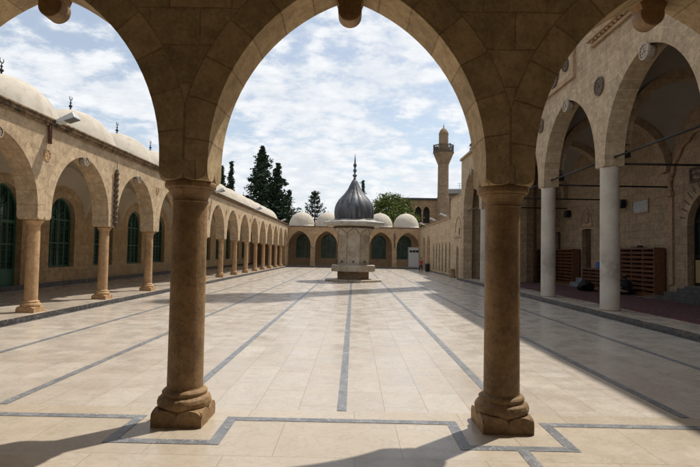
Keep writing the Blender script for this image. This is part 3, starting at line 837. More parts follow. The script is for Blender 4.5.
for i in range(len(MY)-1):
    c = (MY[i]+MY[i+1])/2
    if rz is None:
        mb = MB(); rosette(mb, (0, 0, 0), (-1, 0, 0), .21, .07, 12); mb.tube([(.0, 0, 0), (.18, 0, 0)], .17, 24)
        rz = mb.build('rosette', M['pale_trim'], MQ); rz.location = (TM0-7.35+.02, c-14.6, 6.72); rcy = c
    else: copy_part(rz, MQ, (0, c-rcy, 0))
# tie rods
for y in MY[1:-1]:
    mb = MB(); mb.tube([Vector((7.4, y, 4.36))-MQ.location, Vector((11.9, y, 4.36))-MQ.location], .032, 8); mb.build('tie_rod', M['black_iron'], MQ)
for y0, y1 in zip(MY[:-1], MY[1:]):
    mb = MB(); mb.tube([Vector((7.35, y0+.2, 4.5))-MQ.location, Vector((7.35, y1-.2, 4.5))-MQ.location], .03, 8); mb.build('tie_rod', M['black_iron'], MQ)
# back wall with the entrance, niche doors, relief arches
mb = MB(); X0, X1 = XB, XB+.6
def opening_bay(y0, y1, yc, a, zb, zs, za, sill):
    P = rel(MQ, lambda s_, t, z: (t, yc+s_, z)); arch_bay(mb, P, yc-y0, y1-yc, a, zs, za, 9.0, X0, X1, .26, zb, sill, n=28, back=False)
opening_bay(5.4, 14.3, 10.0, .6, .75, 2.5, 3.1, .1)
opening_bay(14.3, 19.5, 16.95, 1.22, .70, 2.85, 3.98, .1)
opening_bay(19.5, 24.0, 22.0, .01, .3, .3, .32, .1)
opening_bay(24.0, 28.0, 26.0, .5, .62, 3.05, 3.1, .1)
opening_bay(28.0, 33.2, 29.7, .42, .62, 3.05, 3.1, .1)
mb.build('back_wall', [M['mosque_in'], M['mosque_ring']], MQ)
PV = Vector(MQ.location)
for yc, a, z0, z1 in ((26.0, .5, .62, 3.08), (29.7, .42, .62, 3.08)):
    mb = MB()
    mb.box(Vector((XB+.22, yc-a, z0))-PV, Vector((XB+.27, yc+a, z1))-PV); mb.box(Vector((XB+.19, yc-.03, z0))-PV, Vector((XB+.22, yc+.03, z1))-PV)
    for z in (z0+.25, z0+1.2):
        for q in (-1, 1): mb.box(Vector((XB+.20, yc+q*a*.52-a*.3, z))-PV, Vector((XB+.22, yc+q*a*.52+a*.3, z+.75))-PV)
    mb.build('side_door', M['darkwood'], MQ)
# entrance door: iron frame, glass, beige lower leaf
P = rel(MQ, lambda s_, t, z: (t, 16.95+s_, z))
d = arched_window(P, 1.22, .72, 2.85, 3.98, XB+.28, MQ, 'door', 4, ((3.0, .12), (1.75, .12)), .09, frame='black_iron')
for q in (-1, 1):
    lf = MB(); lf.box(Vector((XB+.22, 16.95+q*.6-.52, .82))-PV, Vector((XB+.30, 16.95+q*.6+.52, 1.62))-PV)
    lf.build('door_leaf', M['beige_panel'], d)
pn = MB(); pn.box(Vector((XB+.20, 17.36, 2.25))-PV, Vector((XB+.215, 17.62, 2.55))-PV); pn.build('paper_notice', M['paper'], d)
# stepped marble stair
mb = MB()
for j, (x, ya, yb, z) in enumerate(((11.15, 14.9, 19.05, .30), (11.38, 15.2, 18.72, .45), (11.62, 15.5, 18.35, .60), (11.82, 15.7, 18.2, .70))):
    mb.box(Vector((x, ya, .15))-PV, Vector((XB-.002-.001*j, yb, z))-PV)
mb.build('stair', M['stair'], MQ, bevel=.012)
# cusped moulding round the entrance
mb = MB(); pts = []
for i in range(49):
    th = math.pi*i/48; rr = 2.02+.09*abs(math.sin(th*9)); pts.append(Vector((XB-.06, 16.95+rr*math.cos(th), 4.12+rr*1.0*math.sin(th)))-PV)
mb.tube(pts, .075, 8)
pts2 = [Vector((XB-.03, 16.95+2.2*math.cos(math.pi*i/40), 4.12+2.2*math.sin(math.pi*i/40)))-PV for i in range(41)]
mb.tube(pts2, .05, 6)
for q in (-1, 1):
    mb.box(Vector((XB-.16, 16.95+q*2.07-.16, 3.98))-PV, Vector((XB-.003, 16.95+q*2.07+.16, 4.16))-PV)
    mb.box(Vector((XB-.08, 16.95+q*2.07-.12, .7))-PV, Vector((XB-.003, 16.95+q*2.07+.12, 3.98))-PV)
mb.build('portal_moulding', M['mosque_trim'], MQ)
# dark radial wedges over the door
for i in range(1, 16):
    th = math.pi*i/16; d_ = Vector((0, math.cos(th), math.sin(th))); e = Vector((0, -math.sin(th), math.cos(th)))
    mb = MB(); mb.obox(Vector((XB-.004, 16.95, 2.85))-PV+1.48*d_, .17*d_, .022*e, Vector((.006, 0, 0))); mb.build('radial_wedge', M['dark_trim'], MQ)
# carved script panel above the door: raised strokes in a frame
def strokes(mb, P, s0, s1, z0, z1, rows, t, seed, thick=.016):
    rnd = random.Random(seed); hgt = (z1-z0)/rows
    for q in range(rows):
        zc = z0+hgt*(q+.4); s_ = s0
        while s_ < s1-.08:
            L = rnd.uniform(.06, .2); kind = rnd.random()
            if kind < .5:
                n = 7; pts = [P(s_+L*j/n, t, zc+hgt*.22*math.sin(j/n*math.pi*rnd.choice((1, 2)))*rnd.choice((1, -1, .5))) for j in range(n+1)]
            elif kind < .8: pts = [P(s_+L*.3, t, zc-hgt*.1), P(s_+L*.32, t, zc+hgt*.42)]
            else: pts = [P(s_, t, zc+hgt*.3), P(s_+.03, t, zc+hgt*.36)]
            mb.tube(pts, thick, 5); s_ += L*rnd.uniform(.45, .8)
pa = MB(); frame_rect(pa, Pm, 15.95, 17.95, 4.34, 4.86, .06, XB-.002, .06)
pa.raw([Pm(16, XB-.012, 4.38), Pm(17.9, XB-.012, 4.38), Pm(17.9, XB-.012, 4.82), Pm(16, XB-.012, 4.82)], [(0, 1, 2, 3)])
pa = pa.build('script_panel', M['dark_trim'], MQ)
sb = MB(); strokes(sb, Pm, 16.05, 17.85, 4.40, 4.82, 2, XB-.016, 4); sb.build('carved_script', M['pale_trim'], pa)
# blind arches with rosettes over the niche doors
for yc in (26.0, 29.7):
    mb = MB(); c_ = arch_curve(.62, 3.3, 4.15, 20); mb.tube([Pm(yc+x, XB-.01, z) for x, z in c_], .035, 6)
    mb.box(Vector((XB-.05, yc-.7, 3.18))-PV, Vector((XB-.003, yc+.7, 3.28))-PV)
    rosette(mb, Vector((XB-.003, yc, 3.66))-PV, (-1, 0, 0), .3, .05, 10)
    mb.build('blind_arch', M['mosque_trim'], MQ)
# vaults with pale ribs between the bays
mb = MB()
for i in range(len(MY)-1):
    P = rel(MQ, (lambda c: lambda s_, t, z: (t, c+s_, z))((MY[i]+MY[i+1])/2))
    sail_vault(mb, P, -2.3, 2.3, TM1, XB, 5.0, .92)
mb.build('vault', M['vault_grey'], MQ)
rp = None
for y in MY[1:-1]:
    if rp is None:
        mb = MB(); n = 20; xc = (TM1+XB)/2; ra = (XB-TM1)/2
        for j in range(n):
            a0, a1 = math.pi*j/n, math.pi*(j+1)/n
            q = [Vector((xc+rr*math.cos(a)-PV.x, yy, 4.9+rr*1.03*math.sin(a))) for a in (a0, a1) for rr in (ra-.22, ra+.06) for yy in (-.2, .2)]
            mb.raw(q, [(0, 1, 5, 4), (2, 3, 7, 6), (0, 2, 6, 4), (1, 3, 7, 5)])
        rp = mb.build('vault_rib', M['mosque_in'], MQ); rp.location = (0, y-14.6, 0); ry_ = y
    else: copy_part(rp, MQ, (0, y-ry_, 0))
mb = MB(); mb.box(Vector((TM1-.05, 5.4, 8.6))-PV, Vector((22, 33.5, 8.75))-PV); mb.box(Vector((12.5, 5.4, 0))-PV, Vector((12.6, 33.2, 8.6))-PV)
mb.build('roof', M['roof_earth'], MQ)

# ------------------------------------------------------------------ low wing beyond the portico
LW = empty('prayer_wing', (7.4, 45, 0), 'low limestone wing on the right beyond the portico, a row of narrow green arched windows', 'building')
mb = MB(); PL = rel(LW, lambda s_, t, z: (t, s_, z)); W0, W1 = 7.4, 7.85
def lw_bay(y0, y1, yc, a, zb, zs, za, zt, sill=None, ring=.16, n=20):
    P = rel(LW, lambda s_, t, z: (t, yc+s_, z)); arch_bay(mb, P, yc-y0, y1-yc, a, zs, za, zt, W0, W1, ring, zb, sill, n=n, back=False)
lw_bay(33.5, 38.8, 36.2, .42, .06, 1.85, 2.3, 5.85, None)
WY = [39.15, 40.7, 42.3, 43.75, 45.3, 46.9]; ed = [38.8]+[(WY[i]+WY[i+1])/2 for i in range(5)]+[48.3]
for i, y in enumerate(WY): lw_bay(ed[i], ed[i+1], y, .34 if i else .3, .25, 2.25, 2.7, 4.42, .0)
lw_bay(48.3, 51.75, 50.2, 1.1, 0., 2.35, 3.48, 4.45); lw_bay(51.75, 56.9, 53.4, 1.1, 0., 2.35, 3.48, 4.5)
plain_wall(mb, PL, 38.8, 38.45, W0+.003, W1+2, 4.3, 5.848)
mb.build('wall', [M['lime'], M['lime_ring']], LW)
wp = None
for y in WY:
    if wp is None:
        P = rel(LW, lambda s_, t, z: (t, WY[0]+s_, z)); wp = arched_window(P, .34, .25, 2.25, 2.7, W0+.14, LW, 'window', 4, ((1.2, .08), (2.2, .08)), .075)
    else: copy_part(wp, LW, (0, y-WY[0], 0))
mb = MB(); mb.box((.2, 36.2-45-.42, .06), (.26, 36.2-45+.42, 2.3)); mb.build('door', M['darkwood'], LW)
mb = MB(); mb.box((.35, 48.9-45, 0), (.42, 54.8-45, 3.6)); mb.build('recess_panel', M['lime_in'], LW)
mb = MB(); mb.box((-.07, 33.55-45, 2.86), (-.002, 37.2-45, 2.96))
mb.tube([PL(35.9+x, W0-.01, z) for x, z in arch_curve(.95, 3.3, 4.35, 20)], .04, 6)
mb.box((-.05, 38.45-45, 5.85), (.5, 33.5-45, 5.93)); mb.box((-.06, 38.8-45, 4.44), (.5, 56.85-45, 4.56))
mb.build('moulding', M['mosque_trim'], LW)
mb = MB(); mb.box((-.004, 35.35-45, 3.05), (.03, 35.7-45, 3.54)); mb.build('small_window', M['shade_fill'], LW)
mb = MB(); mb.box((.44, 38.8-45, 4.35), (5, 57-45, 4.43)); mb.box((.44, 33.6-45, 5.75), (5, 38.45-45, 5.83)); mb.build('roof', M['roof_earth'], LW)
mb = MB(); mb.box((-.015, 34-45, 0), (-.001, 35.75-45, .09)); mb.box((-.015, 36.65-45, 0), (-.001, 48.95-45, .09)); mb.build('skirting', M['kerb'], LW)

# ------------------------------------------------------------------ fountain
FN = empty('fountain', (0, 30.1, 0), 'octagonal ablution fountain in mid court, ribbed grey onion dome on a flared marble shaft', 'fountain')
O8 = math.pi/8
def oct_lathe(mb, prof, mat=0):
    mb.lathe([(r_/math.cos(O8), z) for r_, z in prof], n=8, rot=O8, smooth=False, mat=mat)
mb = MB(); oct_lathe(mb, [(1.64, 0), (1.64, .11), (1.60, .125)]); mb.build('platform', M['fountain'], FN)
mb = MB(); oct_lathe(mb, [(.92, .122), (.92, .58)]); mb.build('pedestal', M['fountain_low'], FN)
mb = MB(); oct_lathe(mb, [(.95, .56), (1.24, .585), (1.27, .61), (1.27, .93), (1.24, .96), (1.05, .962), (1.04, .80), (.9, .80)]); mb.build('basin', M['fountain'], FN)
mb = MB(); oct_lathe(mb, [(.88, .85), (.93, .97), (.93, 1.0), (.915, 1.02), (.915, 2.72), (.93, 2.74)]); shf = mb.build('shaft', M['fountain'], FN)
for q in range(8):                                   # spouts above the basin
    a = 2*math.pi*q/8; d = Vector((math.cos(a), math.sin(a), 0)); mb = MB()
    mb.tube([d*.91+Vector((0, 0, 1.16)), d*1.0+Vector((0, 0, 1.15)), d*1.02+Vector((0, 0, 1.10))], .022, 8)
    mb.tube([d*.905+Vector((0, 0, 1.16)), d*.93+Vector((0, 0, 1.16))], .05, 12)
    mb.build('tap', M['taps'], shf)
mb = MB(); n = 16; za, zb = 2.74, 3.12; lo = []; hi = []
for q in range(n):                                   # triangular facets flaring from octagon to sixteen-gon
    a = O8*q; ra = .93 if q % 2 == 0 else .93/math.cos(O8)
    lo.append(Vector((ra*math.cos(a), ra*math.sin(a), za))); rb = 1.16 if q % 2 == 0 else 1.2
    hi.append(Vector((rb*math.cos(a), rb*math.sin(a), zb)))
for q in range(n):
    p = (q+1) % n
    if q % 2 == 0:
        mid_h = hi[q]*.96+Vector((0, 0, .125*0)); mb.raw([lo[q], lo[p], hi[q]], [(0, 1, 2)]); mb.raw([lo[p], hi[p]*.985, hi[q]], [(0, 1, 2)])
    else:
        mb.raw([lo[q], lo[p], hi[p]], [(0, 1, 2)]); mb.raw([lo[q], hi[p], hi[q]*.985], [(0, 1, 2)])
fc = mb.build('flared_capital', M['fountain'], FN)
mb = MB(); zz = [(hi[q] if q % 2 == 0 else lo[q])*1.004 for q in range(n)]; mb.tube(zz+[zz[0]], .02, 6, caps=False); mb.build('zigzag_groove', M['dark_trim'], fc)
for q in range(8):
    a = O8*(2*q+1); d = Vector((math.cos(a), math.sin(a), 0))*(.917/math.cos(O8))
    mb = MB(); mb.tube([d+Vector((0, 0, 1.03)), d+Vector((0, 0, 2.72))], .013, 6); mb.build('panel_joint', M['dark_trim'], shf)
mb = MB(); oct_lathe(mb, [(1.10, 3.10), (1.21, 3.11), (1.21, 3.16), (1.15, 3.17)]); mb.build('moulding', M['dark_trim'], FN)
mb = MB(); oct_lathe(mb, [(1.1, 3.20), (1.55, 3.22), (1.57, 3.27), (1.75, 3.28), (1.77, 3.30), (1.78, 3.43), (1.75, 3.455), (1.3, 3.54), (1.2, 3.58), (1.18, 3.60)]); mb.build('canopy', M['canopy'], FN, bevel=.015)
prof = [(1.13, 3.55), (1.15, 3.75), (1.172, 3.92), (1.175, 4.11), (1.15, 4.32), (1.085, 4.52), (.93, 4.79), (.76, 4.98), (.61, 5.15), (.41, 5.43), (.28, 5.70), (.17, 5.93), (.13, 6.0)]
mb = MB(); mb.lathe(prof, n=160, fn=lambda a, z: 1+.085*(abs(math.sin(7*a))**.6)-.065)
mb.lathe([(1.19, 3.55), (1.21, 3.58), (1.21, 3.63), (1.18, 3.66)], n=64)
dm = mb.build('dome', M['lead'], FN)
mb = MB(); mb.lathe([(.14, 5.96), (.10, 6.0), (.075, 6.1), (.05, 6.15), (.08, 6.19), (.135, 6.25), (.135, 6.29), (.08, 6.35), (.045, 6.39), (.05, 6.45), (.10, 6.53), (.11, 6.57), (.10, 6.62), (.045, 6.68), (.05, 6.76), (.10, 6.85), (.11, 6.89), (.1, 6.93), (.05, 7.0), (.045, 7.1), (.03, 7.3), (.008, 7.58)], n=20)
mb.build('finial', M['lead'], dm)

# ------------------------------------------------------------------ minarets and the old building behind
def minaret(name, loc, k, label, mat, seg, balcony=True, hsh=None):
    root = empty(name, loc, label, 'minaret')
    z_b, z_c0, z_c1, z_b1, z_u, z_top = hsh
    mb = MB(); mb.lathe([(1.18*k, -.05), (1.18*k, z_b), (1.08*k, z_b), (1.08*k, z_b+.2), (.98*k, z_b+.25), (.96*k, z_c0)], n=seg, smooth=False); mb.build('shaft', mat, root)
    mb = MB()
    n = 6
    prof = [(.96*k, z_c0)]
    for i in range(n): # stepped corbels
        rr = (.96+(.82*(i+1)/n)**1.0)*k; zz = z_c0+(z_c1-z_c0)*(i+1)/n
        prof += [(rr, zz-.12*(z_c1-z_c0)/n*2), (rr, zz)]
    mb.lathe(prof, n=24, smooth=False); mb.build('corbel', mat, root)
    mb = MB()
    mb.lathe([(.9*k, z_c1-.02), (1.86*k, z_c1), (1.86*k, z_c1+.16), (1.80*k, z_c1+.18), (1.80*k, z_c1+.42), (1.70*k, z_c1+.42), (1.70*k, z_c1+.1), (.9*k, z_c1+.1)], n=24, smooth=False, caps=False)
    mb.lathe([(1.70*k, z_b1-.14), (1.83*k, z_b1-.14), (1.83*k, z_b1), (1.70*k, z_b1), (1.70*k, z_b1-.14)], n=24, smooth=False, caps=False)
    for q in range(30):
        a = 2*math.pi*q/30; h_ = .13 if q % 5 == 0 else .06
        mb.obox((1.76*k*math.cos(a), 1.76*k*math.sin(a), (z_c1+z_b1)/2+(.1 if q % 5 == 0 else 0)), (.05*math.cos(a), .05*math.sin(a), 0), (-h_*math.sin(a), h_*math.cos(a), 0), (0, 0, (z_b1-z_c1)/2+(.05 if q % 5 == 0 else -.08)))
    mb.build('balcony', M['dark_trim'], root)
    mb = MB(); mb.lathe([(.86*k, z_c1), (.84*k, z_u), (.90*k, z_u+.05), (.90*k, z_u+.16), (.8*k, z_u+.18)], n=seg, smooth=False)
    mb.build('upper_shaft', mat, root)
    mb = MB(); mb.lathe([(.84*k, z_u+.15), (.80*k, z_u+.45), (.62*k, z_u+.85), (.36*k, z_u+1.15), (.10*k, z_u+1.32), (.07*k, z_u+1.42), (.13*k, z_u+1.55), (.05*k, z_u+1.7), (.015, z_top)], n=20); mb.build('cap', M['minaret'], root)
    return root
minaret('minaret', (15.75, 90, 0), 1.0, 'slender old stone minaret with one balcony rising beyond the far right corner of the court', M['minaret'], 12, True, (11.6, 17.7, 19.7, 21.1, 23.0, 25.1))
minaret('minaret', (9.6, 30.2, 0), 1.02, 'tall mosque minaret hidden behind the right front column, shading a band across the court', M['mosque'], 14, True, (12, 30, 32, 33.4, 37.0, 42))

OB = empty('old_building', (12, 90, 0), 'old brown stone building with two arched openings beside the far minaret', 'building')
mb = MB(); PO = lambda c: rel(OB, lambda s_, t, z: (c+s_, t, z))
ce = [8.3, 9.9, 11.4, 12.85]; eds = [7.5, 9.1, 10.65, 12.15, 13.6]
for c, e0, e1 in zip(ce, eds[:-1], eds[1:]): arch_bay(mb, PO(c), c-e0, e1-c, .58, 9.25, 10.15, 11.3, 90, 90.6, .16, 7.2, 0., n=16, back=False)
plain_wall(mb, PO(0), 13.6, 24, 90, 90.6, 0, 11.3); plain_wall(mb, PO(0), 7.5, 7.0, 90, 98, 0, 11.3)
mb.build('wall', [M['old'], M['old']], OB)
mb = MB(); mb.box((-5, -.25, 11.3), (12, 8.5, 11.65)); mb.build('roof', M['slate'], OB)
mb = MB(); mb.box((-4.4, .7, 7), (1.5, .8, 10.4)); mb.build('shade_sheet', M['shade_fill'], OB)  # dark sheet added behind the arches as their inner shade

DH = empty('house', (20, 96, 0), 'dark roofed block with a thin aerial above the low wing, right of the far minaret', 'house')
mb = MB(); mb.box((-2.6, 0, 0), (6, 8, 13.2)); mb.build('wall', M['old'], DH)
mb = MB(); mb.raw([(-2.9, -.4, 13.2), (6.3, -.4, 13.2), (6.3, 8.4, 13.2), (-2.9, 8.4, 13.2), (-2.2, .6, 14.2), (5, .6, 14.4), (5, 7, 14.4), (-2.2, 7, 14.2)], [(0,1,5,4),(1,2,6,5),(2,3,7,6),(3,0,4,7),(4,5,6,7),(0,1,2,3)])
mb.build('roof', M['slate'], DH)
mb = MB(); mb.tube([(.4, 2, 13.5), (.4, 2, 15.8)], .04, 6)
for z in (15.1, 15.5): mb.tube([(-.1, 2, z), (.9, 2, z)], .03, 5)
mb.build('aerial', M['grey_enamel'], DH)

# ------------------------------------------------------------------ floodlights
def floodlight(loc, dx, label, size=.8, mat='white_enamel'):
    root = empty('floodlight', loc, label, 'floodlight', 'floodlights along the court cornices')
    q = Matrix.Rotation(R(-20)*dx, 3, 'Y'); L = .62*size
    def tr(p): return q @ Vector((p[0]*dx, p[1], p[2]))
    mb = MB()
    vs = [tr(p) for p in ((0, -.09, .0), (0, .09, .0), (L, .14, -.02), (L, -.14, -.02), (0, -.07, .11), (0, .07, .11), (L*.95, .12, .14), (L*.95, -.12, .14))]
    mb.raw(vs, [(3,2,1,0),(4,5,6,7),(0,1,5,4),(1,2,6,5),(2,3,7,6),(3,0,4,7)]); mb.build('housing', M[mat], root, bevel=.02)
    mb = MB(); vs = [tr(p) for p in ((L*.45, -.13, -.024), (L*.97, -.14, -.03), (L*.97, .14, -.03), (L*.45, .13, -.024), (L*.45, -.13, -.005), (L*.97, -.14, -.01), (L*.97, .14, -.01), (L*.45, .13, -.005))]
    mb.raw(vs, [(3,2,1,0),(4,5,6,7),(0,1,5,4),(1,2,6,5),(2,3,7,6),(3,0,4,7)]); mb.build('lens', M['lampglass'], root)
    mb = MB(); mb.tube([(-.25*dx, 0, -.12), (-.1*dx, 0, .05), (.1*dx, 0, .06)], .03, 8); mb.box((-.33*dx-.06, -.1, -.16), (-.33*dx+.14, .1, -.10)); mb.build('bracket', M['grey_enamel'], root)
floodlight((-7.22, 12.15, 4.64), 1, 'long white floodlight box on the left cornice, nearest the camera')
floodlight((-7.22, 26.3, 4.64), 1, 'white floodlight on the left cornice just right of the left front column capital')
floodlight((-7.22, 37.0, 4.64), 1, 'small white floodlight midway along the far left cornice, before the tall conifer')
floodlight((-7.22, 50.0, 4.64), 1, 'tiny white floodlight at the far end of the left cornice near the corner')
floodlight((7.36, 40.8, 4.72), -1, 'white floodlight on the low wing roof edge, under the far minaret')
floodlight((7.36, 46.2, 4.72), -1, 'small white floodlight in the middle of the low wing roof edge')
floodlight((7.36, 53.4, 4.72), -1, 'tiny white floodlight at the far end of the low wing roof edge')
floodlight((7.25, 30.6, 8.2), -1, 'dark little floodlight on top of the portico parapet against the sky', .55, 'black_iron')

# ------------------------------------------------------------------ things in the portico
cp = MB(); cp.box((8.0, 5.8, .152), (11.1, 33.0, .165))
tag(cp.build('carpet', M['carpet']), 'dark red patterned prayer carpet covering the portico floor', 'carpet')

def shoe_rack(x, y0, y1, h, cols, rows, label, depth=.42):
    root = empty('shoe_rack', (x, (y0+y1)/2, .165), label, 'shoe rack', 'wooden shoe racks in the portico')
    W = (y1-y0)/2; t = .03
    for s_ in (-1, 1):
        mb = MB(); mb.box((-depth/2, s_*W-(t if s_ > 0 else 0), 0), (depth/2, s_*W+(t if s_ < 0 else 0), h)); mb.build('side_panel', M['wood'], root)
    mb = MB(); mb.box((-depth/2-.02, -W-.02, h), (depth/2, W+.02, h+.035)); mb.build('top', M['wood'], root)
    mb = MB(); mb.box((depth/2-.02, -W+t, 0), (depth/2, W-t, h)); mb.build('back_panel', M['darkwood'], root)
    mb = MB(); mb.box((-depth/2+.02, -W+t, 0), (-depth/2+.03, W-t, .07)); mb.build('plinth_board', M['wood'], root)
    for i in range(rows+1):
        z = .08+(h-.1)*i/rows; mb = MB(); mb.box((-depth/2+.01, -W+t, z-.012), (depth/2-.02, W-t, z+.012)); mb.build('shelf', M['wood'], root)
        if i < rows:      # slanted lip that holds the shoes
            mb = MB(); mb.obox((-depth/2+.035, 0, z+.05), (.005, 0, .006), (0, W-t-.002, 0), (-.010, 0, .018)); mb.build('shelf_lip', M['wood'], root)
    for i in range(1, cols):
        y = -W+2*W*i/cols; mb = MB(); mb.box((-depth/2+.015, y-.012, .07), (depth/2-.02, y+.012, h)); mb.build('divider', M['wood'], root)
shoe_rack(11.62, 19.35, 22.6, 1.87, 4, 10, 'tall brown pigeonhole shoe rack just left of the mosque entrance stair')
shoe_rack(11.62, 26.6, 29.1, 1.87, 3, 10, 'tall brown pigeonhole shoe rack just left of the wooden side door')
shoe_rack(11.62, 23.3, 25.4, .92, 3, 5, 'low brown shoe rack with a blue box on top beside the nearest white column')
shoe_rack(11.62, 30.3, 31.4, .92, 2, 5, 'low brown shoe rack standing behind the second white column')
shoe_rack(11.62, 31.5, 33.0, 1.87, 2, 10, 'tall brown shoe rack at the far end of the portico, right of the front column')
bx = MB(); bx.box((11.48, 23.8, 1.125), (11.76, 24.12, 1.40)); bx.box((11.46, 23.78, 1.40), (11.78, 24.14, 1.43))
tag(bx.build('plastic_box', M['blue'], bevel=.015), 'small bright blue plastic box standing on the low shoe rack', 'box')
# grey steps under the niche door
st = MB(); st.box((11.25, 25.5, .15), (11.897, 26.5, .38)); st.box((11.55, 25.55, .38), (11.896, 26.45, .6))
tag(st.build('stone_step', M['inlay'], bevel=.01), 'pair of pale grey stone steps below the wooden side door', 'steps')
# folded cloth on the first rack
cl = MB(); cl.box((11.45, 20.3, 2.072), (11.72, 21.0, 2.10)); cl.ball((11.6, 20.62, 2.13), .12, 12, 0, .35)
tag(cl.build('folded_cloth', M['black_cloth'], bevel=.01), 'dark folded cloth lying on top of the tall shoe rack by the stair', 'cloth')
# plaque
pq = empty('plaque', (XB-.02, 21.1, 3.8), 'rectangular grey plaque with rows of small lettering on the portico wall above the tall rack', 'plaque')
Pq = rel(pq, lambda s_, t, z: (t, 21.1+s_, 3.8+z))
mb = MB(); frame_rect(mb, Pq, -.62, .62, -.30, .30, .06, XB-.002, .05); mb.build('frame', M['mosque_trim'], pq)
mb = MB(); mb.raw([Pq(-.58, XB-.015, -.26), Pq(.58, XB-.015, -.26), Pq(.58, XB-.015, .26), Pq(-.58, XB-.015, .26)], [(0, 1, 2, 3)]); tb = mb.build('tablet', M['grey_enamel'], pq)
mb = MB(); strokes(mb, Pq, -.52, .52, -.24, .24, 5, XB-.018, 9, .009); mb.build('lettering', M['paper'], tb)
def speaker(y, label):
    rt = empty('loudspeaker', (XB-.15, y, 4.0), label, 'loudspeaker', 'loudspeakers on the portico wall')
    mb = MB(); mb.raw([(-.17, -.16, -.2), (-.17, .16, -.2), (.08, .11, -.17), (.08, -.11, -.17), (-.13, -.19, .2), (-.13, .19, .2), (.08, .13, .2), (.08, -.13, .2)], [(3,2,1,0),(4,5,6,7),(0,1,5,4),(1,2,6,5),(2,3,7,6),(3,0,4,7)]); mb.build('cabinet', M['speaker'], rt, bevel=.02)
    mb = MB(); mb.tube([(.06, 0, 0), (.149, 0, 0)], .03, 8); mb.build('bracket', M['black_iron'], rt)
speaker(22.25, 'black loudspeaker on the portico wall just left of the grey plaque')
speaker(27.9, 'black loudspeaker on the portico wall between the two carved blind arches')
def spot(y, label):
    rt = empty('spotlight', (7.62, y, 4.62), label, 'spotlight', 'spotlights on the tie rods')
    mb = MB(); mb.raw([(.02, -.17, -.13), (.02, .17, -.13), (.28, .12, -.08), (.28, -.12, -.08), (.02, -.17, .13), (.02, .17, .13), (.28, .12, .08), (.28, -.12, .08)], [(3,2,1,0),(4,5,6,7),(0,1,5,4),(1,2,6,5),(2,3,7,6),(3,0,4,7)]); mb.build('housing', M['black_iron'], rt, bevel=.015)
    mb = MB(); mb.tube([(-.02, 0, 0), (.1, 0, -.2), (.12, 0, -.24)], .025, 6); mb.build('bracket', M['black_iron'], rt)
spot(14.6, 'dark box spotlight on the tie rod over the nearest white column'); spot(19.2, 'dark box spotlight on the tie rod over the second white column')

# ------------------------------------------------------------------ kiosk, bin, pedestal
kx, ky = 6.88, 58.1
K = empty('booth', (kx, ky, .12), 'white metal booth with a dark window strip in the right arch of the far arcade', 'booth')
mb = MB(); mb.box((-.62, -.4, .06), (.62, .6, 2.22)); mb.build('body', M['white_enamel'], K, bevel=.02)
mb = MB(); mb.box((-.67, -.45, 2.22), (.67, .65, 2.30)); mb.build('roof', M['white_enamel'], K)
for i in range(3):
    mb = MB(); mb.box((-.52+.36*i, -.412, 1.72), (-.2+.36*i, -.401, 1.98)); mb.build('window', M['glass'], K)
for q in (0, 1):
    mb = MB(); mb.box((-.57+.59*q, -.409, .2), (-.02+.59*q, -.401, 1.6)); mb.build('panel', M['white_enamel'], K)
B = empty('litter_bin', (7.14, 49.0, 0), 'black litter bin against the right wall behind the child', 'bin')
mb = MB(); mb.lathe([(.17, 0), (.20, .05), (.22, .6), (.24, .63), (.24, .67)], n=24); mb.build('body', M['speaker'], B)
mb = MB(); mb.lathe([(.24, .67), (.22, .73), (.12, .78), (.02, .80)], n=24); mb.build('lid', M['speaker'], B)
pd = MB(); pd.box((7.02, 36.95, 0), (7.36, 37.35, .12)); pd.box((7.07, 37.0, .12), (7.34, 37.3, .55)); pd.box((7.0, 36.92, .55), (7.38, 37.38, .64))
tag(pd.build('stone_pedestal', M['rear'], bevel=.012), 'short stone pedestal against the right wall by the low arched door', 'pedestal')

# ------------------------------------------------------------------ people
def skin_obj(name, pts, edges, mat, parent, sub=2, root=0):
    me = bpy.data.meshes.new(name); me.from_pydata([p[:3] for p in pts], edges, [])
    o = bpy.data.objects.new(name, me); COL.objects.link(o); o.parent = parent
    me.materials.append(mat)
    md_ = o.modifiers.new('skin', 'SKIN'); md_.use_smooth_shade = True
    if not me.skin_vertices: me.attributes  # layer is made with the modifier
    sv = me.skin_vertices[0].data
    for i, p in enumerate(pts):
        rr = p[3]; sv[i].radius = rr if hasattr(rr, '__len__') else (rr, rr); sv[i].use_root = (i == root)
    ss = o.modifiers.new('sub', 'SUBSURF'); ss.levels = sub; ss.render_levels = sub
    return o
def hand(pts, edges, wrist, side, fwd, r=.0075):
    """palm plus five unequal fingers, curled; wrist index, hand hangs along -z"""
    w = Vector(pts[wrist][:3]); k = r/.0085
    pts.append((*(w+Vector((0, fwd*.005, -.035))*k), (.022*k, .014*k))); pm = len(pts)-1; edges.append((wrist, pm))
    pts.append((*(w+Vector((0, fwd*.01, -.07))*k), (.026*k, .012*k))); pk = len(pts)-1; edges.append((pm, pk))
    for j, L in enumerate((.062, .072, .066, .05)):
        y = (.026-.0175*j)
        b = w+Vector((0, fwd*(.012)+y, -.082))*k
        seq = [b, b+Vector((-side*.006, 0, -L*.5))*k, b+Vector((-side*.022, 0, -L*.9))*k]
        prev_ = pk
        for q in seq: pts.append((*q, r)); edges.append((prev_, len(pts)-1)); prev_ = len(pts)-1
    b = w+Vector((-side*.012, fwd*.032, -.05))*k
    prev_ = pm
    for q in (b, b+Vector((-side*.01, fwd*.016, -.035))*k): pts.append((*q, r*1.1)); edges.append((prev_, len(pts)-1)); prev_ = len(pts)-1
